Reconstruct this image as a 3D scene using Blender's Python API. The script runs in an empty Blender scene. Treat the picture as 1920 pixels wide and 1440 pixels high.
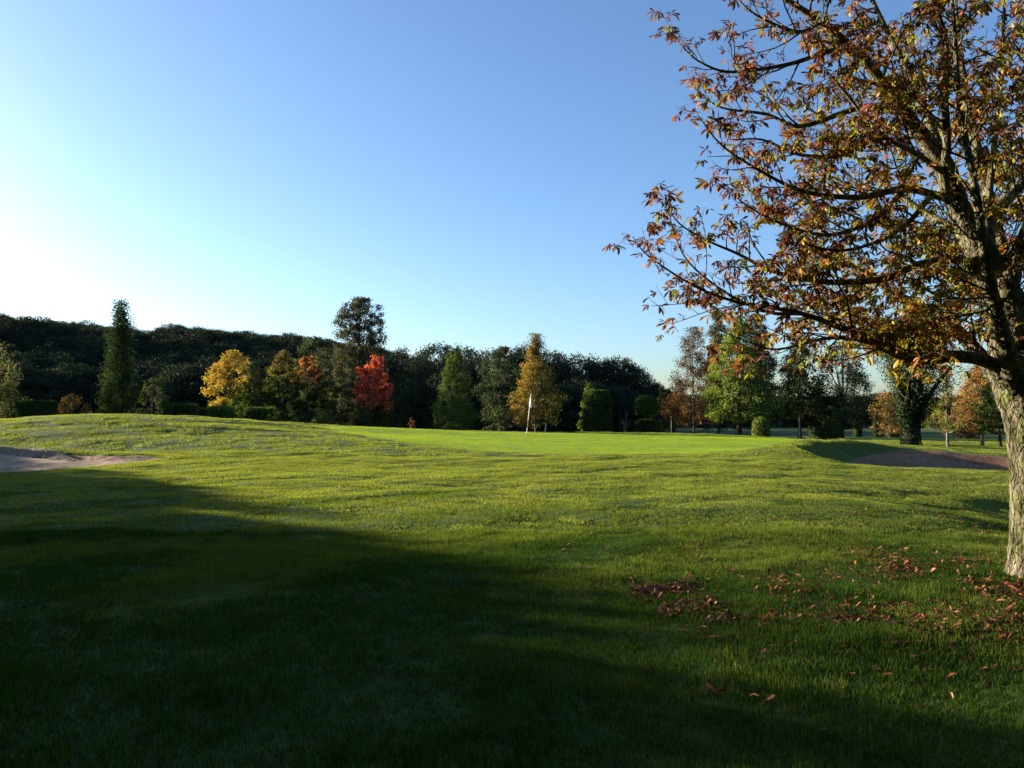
import bpy, math, random
import numpy as np
from mathutils import Vector, Matrix

rs = np.random.default_rng(7)
random.seed(7)
scn = bpy.context.scene
col = scn.collection
R = math.radians

# ------------------------------------------------------------------ camera, sky, sun, exposure
PITCH = math.atan(55 / 1387.0)
EYE = 1.6
F = 1387.0
cam_d = bpy.data.cameras.new('camera')
cam_d.lens = 26.0
cam_d.sensor_width = 36.0
cam_d.clip_start = 0.05
cam_d.clip_end = 5000
cam = bpy.data.objects.new('camera', cam_d)
cam.location = (0, 0, EYE)
cam.rotation_euler = (R(90) + PITCH, 0, 0)
col.objects.link(cam)
scn.camera = cam

SUN_AZ = R(-65)      # left of the view direction
SUN_EL = R(10.5)
world = bpy.data.worlds.new('World')
scn.world = world
world.use_nodes = True
wn = world.node_tree
for n in list(wn.nodes):
    wn.nodes.remove(n)
wo = wn.nodes.new('ShaderNodeOutputWorld')
bg = wn.nodes.new('ShaderNodeBackground')
sky = wn.nodes.new('ShaderNodeTexSky')
sky.sky_type = 'NISHITA'
sky.sun_disc = False
sky.sun_elevation = SUN_EL
sky.sun_rotation = SUN_AZ
sky.altitude = 100
sky.air_density = 1.0
sky.dust_density = 1.0
sky.ozone_density = 2.5
bg.inputs['Strength'].default_value = 0.06
tint = wn.nodes.new('ShaderNodeVectorMath'); tint.operation = 'MULTIPLY'; tint.inputs[1].default_value = (.90, 1.0, 1.17)
wn.links.new(sky.outputs[0], tint.inputs[0])
wn.links.new(tint.outputs[0], bg.inputs['Color'])
wn.links.new(bg.outputs[0], wo.inputs['Surface'])

sun_d = bpy.data.lights.new('sun', 'SUN')
sun_d.energy = 5.0
sun_d.angle = R(0.53)
sun_d.color = (1.0, 0.86, 0.66)
sun = bpy.data.objects.new('sun', sun_d)
SDIR = Vector((math.sin(SUN_AZ) * math.cos(SUN_EL), math.cos(SUN_AZ) * math.cos(SUN_EL), math.sin(SUN_EL)))
sun.rotation_euler = SDIR.to_track_quat('Z', 'Y').to_euler()
sun.location = (-60, 22, 30)
col.objects.link(sun)

vs = scn.view_settings
vs.view_transform = 'Standard'
vs.look = 'None'
vs.gamma = 1.0
vs.exposure = 2.15
vs.use_curve_mapping = False
scn.cycles.max_bounces = 6
scn.cycles.diffuse_bounces = 3
scn.cycles.glossy_bounces = 2
scn.cycles.transmission_bounces = 4
scn.cycles.transparent_max_bounces = 4
scn.cycles.sample_clamp_indirect = 5.0

# ------------------------------------------------------------------ projection helpers
CP, SP = math.cos(PITCH), math.sin(PITCH)

def at(px, py, Y):
    """point at depth Y seen at the photograph's pixel (px, py)"""
    rx = (px - 960) / F
    ry = (720 - py) / F
    dy = CP - ry * SP
    dz = SP + ry * CP
    k = Y / dy
    return np.array([rx * k, Y, EYE + dz * k])

def proj(p):
    x, y, z = p[..., 0], p[..., 1], p[..., 2] - EYE
    d = y * CP + z * SP
    return 960 + F * x / d, 720 - F * (z * CP - y * SP) / d

def sstep(a, b, x):
    t = np.clip((x - a) / (b - a), 0, 1)
    return t * t * (3 - 2 * t)

# ------------------------------------------------------------------ terrain height
ctrl = [at(*c) for c in [
    (-500, 806, 29), (-300, 800, 30), (-100, 794, 31), (0, 787, 31), (100, 780, 32), (200, 776, 33), (300, 779, 34), (400, 784, 36),
    (500, 790, 38), (600, 797, 40), (700, 801, 42), (800, 805, 43), (1000, 811, 45), (1200, 812, 46),
    (1400, 818, 43), (1500, 824, 39), (1580, 828, 35), (1700, 836, 34), (1895, 857, 31), (2100, 866, 30),
    (0, 888, 19.5), (-200, 890, 19.5), (240, 858, 22.5), (100, 836, 25), (0, 833, 25), (-150, 833, 25),
    (600, 848, 24), (960, 868, 21.5), (1200, 866, 21.5), (1350, 863, 21.5), (1470, 869, 21), (1600, 878, 20.3), (1700, 885, 20), (1800, 894, 19.2), (1880, 899, 18.4), (2100, 908, 17.5),
    (700, 822, 30), (960, 832, 32), (1250, 834, 32), (700, 812, 36), (1400, 842, 29), (1200, 820, 39), (800, 815, 38), (960, 850, 26), (1250, 850, 26),
    (1450, 843, 27), (1530, 838, 29)]]
ctrl += [np.array(c, float) for c in [
    (-15, 0, 0), (0, 0, 0), (15, 0, 0), (-15, 8, 0), (0, 8, 0), (4.9, 7.2, 0.03), (15, 8, -.05), (-15, 14, 0.0), (-5, 14, 0.03), (4, 14, 0.05),
    (6, 13.5, .03), (8, 13.5, -.2), (10, 13, -.55), (13, 13, -.95), (-40, 10, 0), (40, 10, -.2), (0, -10, 0), (-25, -10, 0), (25, -10, 0),
    (-20, 45, .2), (-8, 50, -.1), (0, 55, -.4), (12, 55, -.55), (20, 50, -.6), (30, 50, -.75), (-40, 40, .4), (-40, 60, -.5), (0, 70, -.9), (30, 70, -.9), (-20, 60, -.6),
    (40, 30, -.5), (14, 25, -.15), (18, 25, -.3), (-6, 18, 0.08)]]
ctrl = np.array(ctrl)

def U(r2):
    return np.where(r2 > 1e-9, 0.5 * r2 * np.log(np.maximum(r2, 1e-9)), 0)

n = len(ctrl)
P2 = ctrl[:, :2] / 30.0
K = U(((P2[:, None] - P2[None]) ** 2).sum(-1)) + 0.0015 * np.eye(n)
A = np.zeros((n + 3, n + 3))
A[:n, :n] = K
A[:n, n] = 1
A[:n, n + 1:] = P2
A[n:, :n] = A[:n, n:].T
TPS = np.linalg.solve(A, np.concatenate([ctrl[:, 2], np.zeros(3)]))

def tps(x, y):
    x = np.asarray(x, float)
    y = np.asarray(y, float)
    sh = x.shape
    q = np.stack([x.ravel(), y.ravel()], -1) / 30.0
    out = np.empty(len(q))
    for i in range(0, len(q), 20000):
        qq = q[i:i + 20000]
        r2 = ((qq[:, None] - P2[None]) ** 2).sum(-1)
        out[i:i + 20000] = U(r2) @ TPS[:n] + TPS[n] + qq @ TPS[n + 1:]
    return out.reshape(sh)

SKYL = np.array([(-900, 610), (-300, 596), (0, 593), (100, 603), (200, 610), (290, 620), (310, 607), (380, 618), (500, 626), (600, 634), (640, 643), (740, 658),
                 (770, 672), (790, 690), (830, 700), (1000, 705), (1150, 715), (1215, 728), (1260, 728), (1330, 738), (1920, 742), (3000, 740)], float)

def hill(x, y):
    """forested ridge far behind, high at the left"""
    px = 960 + F * x / np.maximum(y, 60)
    sk = np.interp(px, SKYL[:, 0], SKYL[:, 1])
    d = np.sqrt(x * x * 0.3 + y * y)
    s = sstep(150, 262, d)
    top = EYE + (775 - sk) / F * 262
    return -1.0 + np.maximum(top - 10.5 + 1.0, 0) * s

_ph = rs.uniform(0, 6.28, (40,))
_dr = rs.uniform(0, 6.28, (40,))

def micro(x, y):
    z = np.zeros_like(x)
    for i in range(40):
        wl = [4.5, 2.6, 1.5, .9, .55][i % 5]
        am = [.0075, .006, .0048, .0034, .0024][i % 5]
        k = 6.2832 / wl / (0.75 + 0.5 * _ph[i] / 6.28)
        # longer across the view than along it: mowing and settling ripples
        z = z + am * np.sin(k * (math.cos(_dr[i]) * 0.7 * x + math.sin(_dr[i]) * 1.2 * y) + _ph[i] * 7)
    return z

BUNK_R = np.array([(9.6, 22.2), (11.2, 21.5), (13.2, 20.8), (15.2, 19.9), (17.6, 19.5), (20.5, 20.3), (23, 23), (23, 28), (20.8, 31.3), (17.5, 32.2),
                   (14.6, 31.6), (12.4, 30.0), (10.6, 27.2), (9.2, 25.0)], float)
BUNK_L = np.array([(-10.2, 22.4), (-10.7, 21.3), (-12.2, 20.4), (-13.8, 19.75), (-17, 19.3), (-20, 19.5), (-22, 21.5), (-21, 24.2), (-17.3, 24.6),
                   (-15.2, 24.2), (-13.2, 23.5), (-11.2, 22.9)], float)
SAND_R = np.array([(12.2, 22.8), (13.6, 22.1), (15.2, 21.4), (17.0, 21.5), (18.2, 22.6), (20.0, 23.2), (21.4, 24.2), (22.4, 28), (21, 31.2), (18, 32.0),
                   (15.6, 31.2), (13.6, 29.4), (12.0, 26.6), (11.6, 24.6)], float)

def smooth_poly(P, it=3):
    for _ in range(it):
        Q = np.roll(P, -1, 0)
        P = np.stack([P * .75 + Q * .25, P * .25 + Q * .75], 1).reshape(-1, 2)
    return P

BUNK_R = smooth_poly(BUNK_R)
BUNK_L = smooth_poly(BUNK_L)
SAND_R = smooth_poly(SAND_R)

def sdf(P, x, y):
    """signed distance, positive inside"""
    x = np.asarray(x, float)
    y = np.asarray(y, float)
    sh = x.shape
    q = np.stack([x.ravel(), y.ravel()], -1)
    out = np.full(len(q), -99.0)
    c0, c1 = P.min(0) - 4, P.max(0) + 4
    m = ((q > c0) & (q < c1)).all(1)
    qq = q[m]
    if len(qq):
        a = P
        b = np.roll(P, -1, 0)
        e = b - a
        w = qq[:, None] - a[None]
        t = np.clip((w * e).sum(-1) / (e * e).sum(-1), 0, 1)
        d = np.sqrt(((w - e * t[..., None]) ** 2).sum(-1)).min(1)
        cond = (a[None, :, 1] > qq[:, None, 1]) != (b[None, :, 1] > qq[:, None, 1])
        xi = a[None, :, 0] + (qq[:, None, 1] - a[None, :, 1]) * e[None, :, 0] / np.where(np.abs(e[None, :, 1]) < 1e-9, 1e-9, e[None, :, 1])
        ins = (cond & (qq[:, None, 0] < xi)).sum(1) % 2 == 1
        out[m] = np.where(ins, d, -d)
    return out.reshape(sh)

GREEN = None

def G0(x, y):
    x = np.asarray(x, float)
    y = np.asarray(y, float)
    r = np.maximum(np.abs(x) / 50.0, np.maximum((y - 20) / 52.0, (-y) / 25.0))
    w = 1 - sstep(0.72, 1.15, r)
    far = np.where(y > 30, hill(x, y), -0.25 - 0.75 * sstep(0, 60, y))
    z = far.copy() if hasattr(far, 'copy') else far
    m = w > 0
    if np.any(m):
        t = tps(x[m], y[m]) if x.shape else tps(x, y)
        if x.shape:
            z[m] = w[m] * t + (1 - w[m]) * far[m]
        else:
            z = w * t + (1 - w) * far
    return z

def G(x, y, fine=True):
    x = np.atleast_1d(np.asarray(x, float))
    y = np.atleast_1d(np.asarray(y, float))
    z = G0(x, y)
    dR = sdf(BUNK_R, x, y)
    # steep on the green's side, gentle towards the right
    z = z - (0.68 - .34 * sstep(26.5, 31.5, y)) * sstep(0, 1.9, dR) * (1 - 0.45 * sstep(18.5, 23, x))
    z = z + 0.22 * sstep(-2.2, -0.2, dR) * (1 - sstep(-0.2, 1.0, dR)) * (1 - sstep(14, 17, x)) * sstep(22, 24.5, y)
    dL = sdf(BUNK_L, x, y)
    z = z - 0.20 * sstep(0, 0.45, dL) + .04 * sstep(-.8, -.1, dL) * (1 - sstep(-.1, .3, dL)) * sstep(21.5, 23, y)
    if fine:
        mk = 1.0
        if GREEN is not None:
            mk = 1 - 0.85 * sstep(-1.0, 0.6, sdf(GREEN, x, y))
        mk = mk * (1 - sstep(120, 170, y))
        mk = mk * (0.55 + 0.45 * sstep(6, 14, y))
        z = z + micro(x, y) * mk
    return z

def ground(x, y):
    return float(G(x, y)[0])

# putting green outline, in plan
GREEN = smooth_poly(np.array([(-9.8, 38.5), (-8.6, 35), (-6.2, 31), (-3.2, 27.8), (0.2, 26.0), (4, 25.0), (8, 25.6), (9.3, 28),
                              (11.6, 31.5), (14.0, 35), (14.2, 39.5), (9.5, 42), (3, 43), (-4, 42), (-8, 41)], float))

# ------------------------------------------------------------------ object helpers
def mesh_obj(name, verts, faces, mat=None, parent=None, colr=None, smooth=False, fcol=None, link=True):
    """faces: (n,k) int array or list of such arrays; colr: (nverts,3) colours"""
    verts = np.ascontiguousarray(verts, dtype=np.float32)
    if not isinstance(faces, list):
        faces = [faces]
    faces = [np.asarray(f, dtype=np.int32) for f in faces if len(f)]
    me = bpy.data.meshes.new(name)
    me.vertices.add(len(verts))
    me.vertices.foreach_set('co', verts.ravel())
    tot = np.concatenate([np.full(len(f), f.shape[1], np.int32) for f in faces])
    idx = np.concatenate([f.ravel() for f in faces])
    st = np.concatenate([[0], np.cumsum(tot)[:-1]]).astype(np.int32)
    me.loops.add(len(idx))
    me.loops.foreach_set('vertex_index', idx)
    me.polygons.add(len(tot))
    me.polygons.foreach_set('loop_start', st)
    me.polygons.foreach_set('loop_total', tot)
    if smooth:
        me.polygons.foreach_set('use_smooth', np.ones(len(tot), bool))
    me.update(calc_edges=True)
    if colr is not None:
        a = me.color_attributes.new('Col', 'FLOAT_COLOR', 'POINT')
        c = np.ones((len(verts), 4), np.float32)
        c[:, :3] = colr
        a.data.foreach_set('color', c.ravel())
    if mat is not None:
        me.materials.append(mat)
    o = bpy.data.objects.new(name, me)
    if link:
        col.objects.link(o)
    if parent is not None:
        o.parent = parent
    return o

def tag(o, label=None, cat=None, group=None, kind=None):
    if label: o['label'] = label
    if cat: o['category'] = cat
    if group: o['group'] = group
    if kind: o['kind'] = kind
    return o

def empty(name, loc, label, cat, group=None):
    o = bpy.data.objects.new(name, None)
    o.empty_display_size = 0.3
    o.location = loc
    col.objects.link(o)
    return tag(o, label, cat, group)

class MB:
    """collects vertices and faces"""
    def __init__(s):
        s.v, s.f, s.c, s.n = [], {}, [], 0
    def add(s, v, f, c=None):
        v = np.asarray(v, float)
        f = np.asarray(f, int)
        s.v.append(v)
        s.f.setdefault(f.shape[1], []).append(f + s.n)
        s.c.append(np.broadcast_to(np.asarray(c if c is not None else (1, 1, 1), float), v.shape))
        s.n += len(v)
    def build(s, name, mat, parent=None, smooth=False, link=True, off=(0, 0, 0)):
        return mesh_obj(name, np.concatenate(s.v) - np.asarray(off), [np.concatenate(x) for x in s.f.values()], mat, parent,
                        np.concatenate(s.c), smooth, link=link)

def catmull(P, k=6):
    P = np.asarray(P, float)
    Q = np.vstack([2 * P[0] - P[1], P, 2 * P[-1] - P[-2]])
    out = []
    for i in range(1, len(Q) - 2):
        for j in range(k):
            t = j / k
            out.append(.5 * ((2 * Q[i]) + (-Q[i - 1] + Q[i + 1]) * t + (2 * Q[i - 1] - 5 * Q[i] + 4 * Q[i + 1] - Q[i + 2]) * t * t
                             + (-Q[i - 1] + 3 * Q[i] - 3 * Q[i + 1] + Q[i + 2]) * t ** 3))
    out.append(P[-1])
    return np.array(out)

def tube(mb, P, rad, k=6, c=None, bump=0.0, rng=None, flute=None):
    P = np.asarray(P, float)
    m = len(P)
    rad = np.broadcast_to(np.asarray(rad, float), (m,)) if np.ndim(rad) == 0 else np.asarray(rad, float)
    T = np.gradient(P, axis=0)
    T /= np.linalg.norm(T, axis=1)[:, None] + 1e-9
    ref = np.array([0, 1, 0.]) if abs(T[0][1]) < .9 else np.array([1., 0, 0])
    u = np.cross(T[0], ref)
    u /= np.linalg.norm(u)
    V = []
    ang = np.arange(k) / k * 2 * math.pi
    for i in range(m):
        u = u - T[i] * (u @ T[i])
        u /= np.linalg.norm(u) + 1e-9
        w = np.cross(T[i], u)
        r = rad[i] * np.ones(k)
        if bump and rng is not None:
            r = r * (1 + bump * rng.normal(size=k))
        if flute is not None:
            r = r * flute(i / max(m - 1, 1), ang)
        V.append(P[i] + (np.cos(ang)[:, None] * u + np.sin(ang)[:, None] * w) * r[:, None])
    V = np.concatenate(V)
    i0 = np.arange(m - 1)[:, None] * k
    j = np.arange(k)[None]
    a = i0 + j
    b = i0 + (j + 1) % k
    Fq = np.stack([a, b, b + k, a + k], -1).reshape(-1, 4)
    mb.add(V, Fq, c)

def rand_dirs(n, rng):
    v = rng.normal(size=(n, 3))
    return v / np.linalg.norm(v, axis=1)[:, None]

def leaf_quads(mb, P, size, colr, rng, droop=0.3, aspect=0.55):
    """one pointed, slightly folded leaf per point: two triangles"""
    n = len(P)
    a = rand_dirs(n, rng)
    a[:, 2] -= droop
    a /= np.linalg.norm(a, axis=1)[:, None]
    b = np.cross(a, rand_dirs(n, rng))
    b /= np.linalg.norm(b, axis=1)[:, None] + 1e-9
    nrm = np.cross(a, b)
    L = np.broadcast_to(size, (n,))[:, None] * rng.uniform(.7, 1.3, (n, 1))
    v = np.stack([P - a * L * .5, P - b * L * aspect * .5 + nrm * L * .08, P + a * L * .5, P + b * L * aspect * .5 + nrm * L * .08], 1).reshape(-1, 3)
    f = np.arange(n * 4).reshape(-1, 4)
    tri = np.concatenate([f[:, [0, 1, 2]], f[:, [0, 2, 3]]])
    mb.add(v, tri, np.repeat(colr, 4, 0))

# ------------------------------------------------------------------ materials
def new_mat(name):
    m = bpy.data.materials.new(name)
    m.use_nodes = True
    nt = m.node_tree
    for x in list(nt.nodes):
        nt.nodes.remove(x)
    return m, nt, nt.nodes, nt.links

def leaf_material(name, trans=0.4, gloss=0.06, rough=0.45, vary=0.25):
    m, nt, N, L = new_mat(name)
    out = N.new('ShaderNodeOutputMaterial')
    at_ = N.new('ShaderNodeVertexColor'); at_.layer_name = 'Col'
    oi = N.new('ShaderNodeObjectInfo')
    mr = N.new('ShaderNodeMapRange'); mr.inputs['To Min'].default_value = 1 - vary; mr.inputs['To Max'].default_value = 1 + vary
    L.new(oi.outputs['Random'], mr.inputs['Value'])
    mx = N.new('ShaderNodeVectorMath'); mx.operation = 'SCALE'
    L.new(at_.outputs['Color'], mx.inputs[0]); L.new(mr.outputs[0], mx.inputs['Scale'])
    d = N.new('ShaderNodeBsdfDiffuse')
    t = N.new('ShaderNodeBsdfTranslucent')
    g = N.new('ShaderNodeBsdfGlossy'); g.inputs['Roughness'].default_value = rough
    m1 = N.new('ShaderNodeMixShader'); m1.inputs[0].default_value = trans
    m2 = N.new('ShaderNodeMixShader'); m2.inputs[0].default_value = gloss
    L.new(mx.outputs[0], d.inputs['Color'])
    gm = N.new('ShaderNodeVectorMath'); gm.operation = 'MULTIPLY'; gm.inputs[1].default_value = (1.35, 1.3, .75)
    L.new(mx.outputs[0], gm.inputs[0])
    L.new(gm.outputs[0], t.inputs['Color'])
    L.new(d.outputs[0], m1.inputs[1]); L.new(t.outputs[0], m1.inputs[2])
    L.new(m1.outputs[0], m2.inputs[1]); L.new(g.outputs[0], m2.inputs[2])
    L.new(m2.outputs[0], out.inputs['Surface'])
    return m

M_LEAF = leaf_material('foliage', .3, .015, .6)
M_LEAF_NEAR = leaf_material('chestnut_leaf', .34, .012, .45, .2)
M_DARK = leaf_material('forest_foliage', .15, .02, .6, .35)
M_BLADE = leaf_material('grass_blade', .48, .006, .6, .22)
M_LITTER = leaf_material('leaf_litter', .1, .03, .5, .2)

def noise(N, L, scale, detail=4, rough=.55, coord='Object', stretch=None):
    tc = N.new('ShaderNodeTexCoord')
    nz = N.new('ShaderNodeTexNoise')
    nz.inputs['Scale'].default_value = scale
    nz.inputs['Detail'].default_value = detail
    nz.inputs['Roughness'].default_value = rough
    src = tc.outputs[coord]
    if stretch:
        mp = N.new('ShaderNodeMapping'); mp.inputs['Scale'].default_value = stretch
        L.new(src, mp.inputs['Vector']); src = mp.outputs[0]
    L.new(src, nz.inputs['Vector'])
    return nz

def ramp(N, L, src, stops):
    r = N.new('ShaderNodeValToRGB')
    e = r.color_ramp.elements
    while len(e) < len(stops):
        e.new(0.5)
    for x, (p, c) in zip(e, stops):
        x.position = p
        x.color = (*c, 1)
    L.new(src, r.inputs[0])
    return r

def bark_material(name, c1, c2, c3, scale=1.0, bump=1.0, dist=0.03):
    m, nt, N, L = new_mat(name)
    out = N.new('ShaderNodeOutputMaterial')
    b = N.new('ShaderNodeBsdfPrincipled')
    b.inputs['Roughness'].default_value = .9
    b.inputs['Specular IOR Level'].default_value = .15
    n1 = noise(N, L, 14 * scale, 7, .68, stretch=(1, 1, .22))
    n2 = noise(N, L, 3.5 * scale, 5, .6)
    r = ramp(N, L, n1.outputs['Fac'], [(.36, c1), (.5, c2), (.68, c3)])
    r2 = ramp(N, L, n2.outputs['Fac'], [(.45, (1, 1, 1)), (.62, (.75, .95, .45))])
    mx = N.new('ShaderNodeMix'); mx.data_type = 'RGBA'; mx.blend_type = 'MULTIPLY'; mx.inputs[0].default_value = 1
    L.new(r.outputs[0], mx.inputs[6]); L.new(r2.outputs[0], mx.inputs[7])
    L.new(mx.outputs[2], b.inputs['Base Color'])
    vz = N.new('ShaderNodeTexVoronoi'); vz.feature = 'DISTANCE_TO_EDGE'; vz.inputs['Scale'].default_value = 16 * scale
    tc = N.new('ShaderNodeTexCoord'); mp = N.new('ShaderNodeMapping'); mp.inputs['Scale'].default_value = (1, 1, .3)
    ad = N.new('ShaderNodeVectorMath'); ad.operation = 'ADD'
    sc = N.new('ShaderNodeVectorMath'); sc.operation = 'SCALE'; sc.inputs['Scale'].default_value = .09
    L.new(n2.outputs['Color'], sc.inputs[0]); L.new(tc.outputs['Object'], ad.inputs[0]); L.new(sc.outputs[0], ad.inputs[1])
    L.new(ad.outputs[0], mp.inputs[0]); L.new(mp.outputs[0], vz.inputs['Vector'])
    mm = N.new('ShaderNodeMapRange'); mm.inputs['From Max'].default_value = .12; L.new(vz.outputs['Distance'], mm.inputs[0])
    a2 = N.new('ShaderNodeMath'); a2.operation = 'MULTIPLY_ADD'; a2.inputs[1].default_value = .55
    L.new(mm.outputs[0], a2.inputs[0]); L.new(n1.outputs['Fac'], a2.inputs[2])
    bp = N.new('ShaderNodeBump'); bp.inputs['Strength'].default_value = bump; bp.inputs['Distance'].default_value = dist
    L.new(a2.outputs[0], bp.inputs['Height']); L.new(bp.outputs[0], b.inputs['Normal'])
    L.new(b.outputs[0], out.inputs['Surface'])
    return m

M_BARK = bark_material('chestnut_bark', (.025, .02, .014), (.11, .095, .06), (.23, .205, .135), 1.25, 1.0, .05)
M_BARK_FAR = bark_material('bark', (.018, .015, .012), (.04, .034, .027), (.075, .063, .05), .5, .6, .03)
M_BARK_PALE = bark_material('pale_bark', (.06, .055, .045), (.15, .14, .115), (.24, .22, .19), .5, .4, .02)

def plain(name, c, rough=.6, spec=.3, emis=None):
    m, nt, N, L = new_mat(name)
    out = N.new('ShaderNodeOutputMaterial')
    b = N.new('ShaderNodeBsdfPrincipled')
    nz = noise(N, L, 12, 3)
    r = ramp(N, L, nz.outputs['Fac'], [(.3, tuple(x * .85 for x in c)), (.7, c)])
    L.new(r.outputs[0], b.inputs['Base Color'])
    b.inputs['Roughness'].default_value = rough
    b.inputs['Specular IOR Level'].default_value = spec
    L.new(b.outputs[0], out.inputs['Surface'])
    return m

def ground_material(name, fine_scale, cols, cols2, bump=.6, bdist=.03, trans=.0, stretch=(1, 1, 1)):
    m, nt, N, L = new_mat(name)
    out = N.new('ShaderNodeOutputMaterial')
    b = N.new('ShaderNodeBsdfPrincipled')
    b.inputs['Roughness'].default_value = .85
    b.inputs['Specular IOR Level'].default_value = .12
    n1 = noise(N, L, fine_scale, 8, .7, stretch=stretch)
    n2 = noise(N, L, .35, 5, .6, stretch=(1, 1.6, 1))
    r1 = ramp(N, L, n1.outputs['Fac'], cols)
    r2 = ramp(N, L, n2.outputs['Fac'], cols2)
    mx = N.new('ShaderNodeMix'); mx.data_type = 'RGBA'; mx.blend_type = 'MULTIPLY'; mx.inputs[0].default_value = 1
    L.new(r1.outputs[0], mx.inputs[6]); L.new(r2.outputs[0], mx.inputs[7])
    L.new(mx.outputs[2], b.inputs['Base Color'])
    bp = N.new('ShaderNodeBump'); bp.inputs['Strength'].default_value = bump; bp.inputs['Distance'].default_value = bdist
    L.new(n1.outputs['Fac'], bp.inputs['Height']); L.new(bp.outputs[0], b.inputs['Normal'])
    L.new(b.outputs[0], out.inputs['Surface'])
    return m

M_LAWN = ground_material('lawn', 9, [(.3, (.02, .034, .008)), (.5, (.046, .074, .013)), (.72, (.08, .115, .022))],
                         [(.3, (.8, .9, .8)), (.5, (1, 1, 1)), (.7, (1.2, 1.08, .9))], .7, .05)
M_GREEN = ground_material('green_turf', 22, [(.3, (.075, .14, .018)), (.5, (.095, .17, .024)), (.7, (.115, .195, .03))],
                          [(.3, (.9, .95, .9)), (.5, (1, 1, 1)), (.7, (1.1, 1.04, .9))], .25, .01)
M_SAND = ground_material('sand', 5, [(.3, (.15, .09, .06)), (.5, (.30, .20, .135)), (.7, (.39, .275, .195))],
                         [(.35, (.85, .8, .75)), (.55, (1, 1, 1)), (.7, (1.1, 1.1, 1.1))], .9, .05)

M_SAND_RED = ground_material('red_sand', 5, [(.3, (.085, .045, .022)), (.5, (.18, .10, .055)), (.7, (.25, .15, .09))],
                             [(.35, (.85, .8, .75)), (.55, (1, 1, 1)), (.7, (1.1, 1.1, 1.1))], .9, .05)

# ------------------------------------------------------------------ ground sheet
def axis(lo, hi, step, far_lo, far_hi, g=1.13):
    a = list(np.arange(lo, hi + 1e-6, step))
    s = step
    x = hi
    while x < far_hi:
        s = min(s * g, 12)
        x += s
        a.append(x)
    s = step
    x = lo
    while x > far_lo:
        s = min(s * g, 12)
        x -= s
        a.insert(0, x)
    return np.array(a)

gx = axis(-24, 26, .22, -700, 700)
gy = axis(1, 48, .22, -140, 900)
X, Y = np.meshgrid(gx, gy)
Z = G(X.ravel(), Y.ravel()).reshape(X.shape)
nx, ny = len(gx), len(gy)
ii = (np.arange(ny - 1)[:, None] * nx + np.arange(nx - 1)[None]).ravel()
gf = np.stack([ii, ii + 1, ii + nx + 1, ii + nx], -1)
go = mesh_obj('ground', np.stack([X.ravel(), Y.ravel(), Z.ravel()], -1), gf, M_LAWN, smooth=True)
tag(go, 'rolling mown grass of the golf course with shaded foreground', kind='structure')

def gz(x, y):
    """height of the ground mesh"""
    return G(x, y)

def sheet(name, P, mat, rings, lift, label):
    c = P.mean(0)
    mbv = [np.array([[c[0], c[1]]])]
    for k in range(1, rings + 1):
        mbv.append(c + (P - c) * k / rings)
    V = np.concatenate(mbv)
    z = G(V[:, 0], V[:, 1])
    lf = np.full(len(V), lift)
    lf[-len(P):] = -0.01
    V3 = np.column_stack([V, z + lf])
    m = len(P)
    tris = np.array([[0, 1 + j, 1 + (j + 1) % m] for j in range(m)])
    q = []
    for k in range(rings - 1):
        a = 1 + k * m + np.arange(m)
        b = 1 + k * m + (np.arange(m) + 1) % m
        q.append(np.stack([a, a + m, b + m, b], -1))
    o = mesh_obj(name, V3, [tris, np.concatenate(q)], mat, smooth=True)
    return tag(o, label, kind='structure')

def wobble(P, a, seed):
    r = np.random.default_rng(seed)
    t = np.linspace(0, 2 * math.pi, len(P), endpoint=False)
    w = sum(r.normal() * a / k ** .5 * np.sin(k * t + r.uniform(0, 6)) for k in (3, 5, 8, 13, 21))
    c = P.mean(0)
    d = (P - c) / np.linalg.norm(P - c, axis=1)[:, None]
    return P + d * w[:, None]

def densify(P, s):
    out = []
    for a, b in zip(P, np.roll(P, -1, 0)):
        k = max(1, int(np.linalg.norm(b - a) / s))
        for j in range(k):
            out.append(a + (b - a) * j / k)
    return np.array(out)

GREEN_E = densify(GREEN, .25)
SAND_L = wobble(densify(BUNK_L, .2), .10, 3)
SAND_L = SAND_L.mean(0) + (SAND_L - SAND_L.mean(0)) * .97
SAND_R = wobble(densify(SAND_R, .2), .10, 4)
sheet('putting_green', GREEN_E, M_GREEN, 60, .022, 'smooth bright putting green around the flagstick')
sheet('bunker_sand', SAND_L, M_SAND, 34, .022, 'pale brown sand of the bunker at the left')
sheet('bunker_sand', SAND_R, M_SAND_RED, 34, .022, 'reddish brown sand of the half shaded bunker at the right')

# ------------------------------------------------------------------ geometry-node scattering (uncountable stuff only)
def proto_collection(name, objs):
    c = bpy.data.collections.new(name)
    for o in objs:
        c.objects.link(o)
    return c

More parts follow.
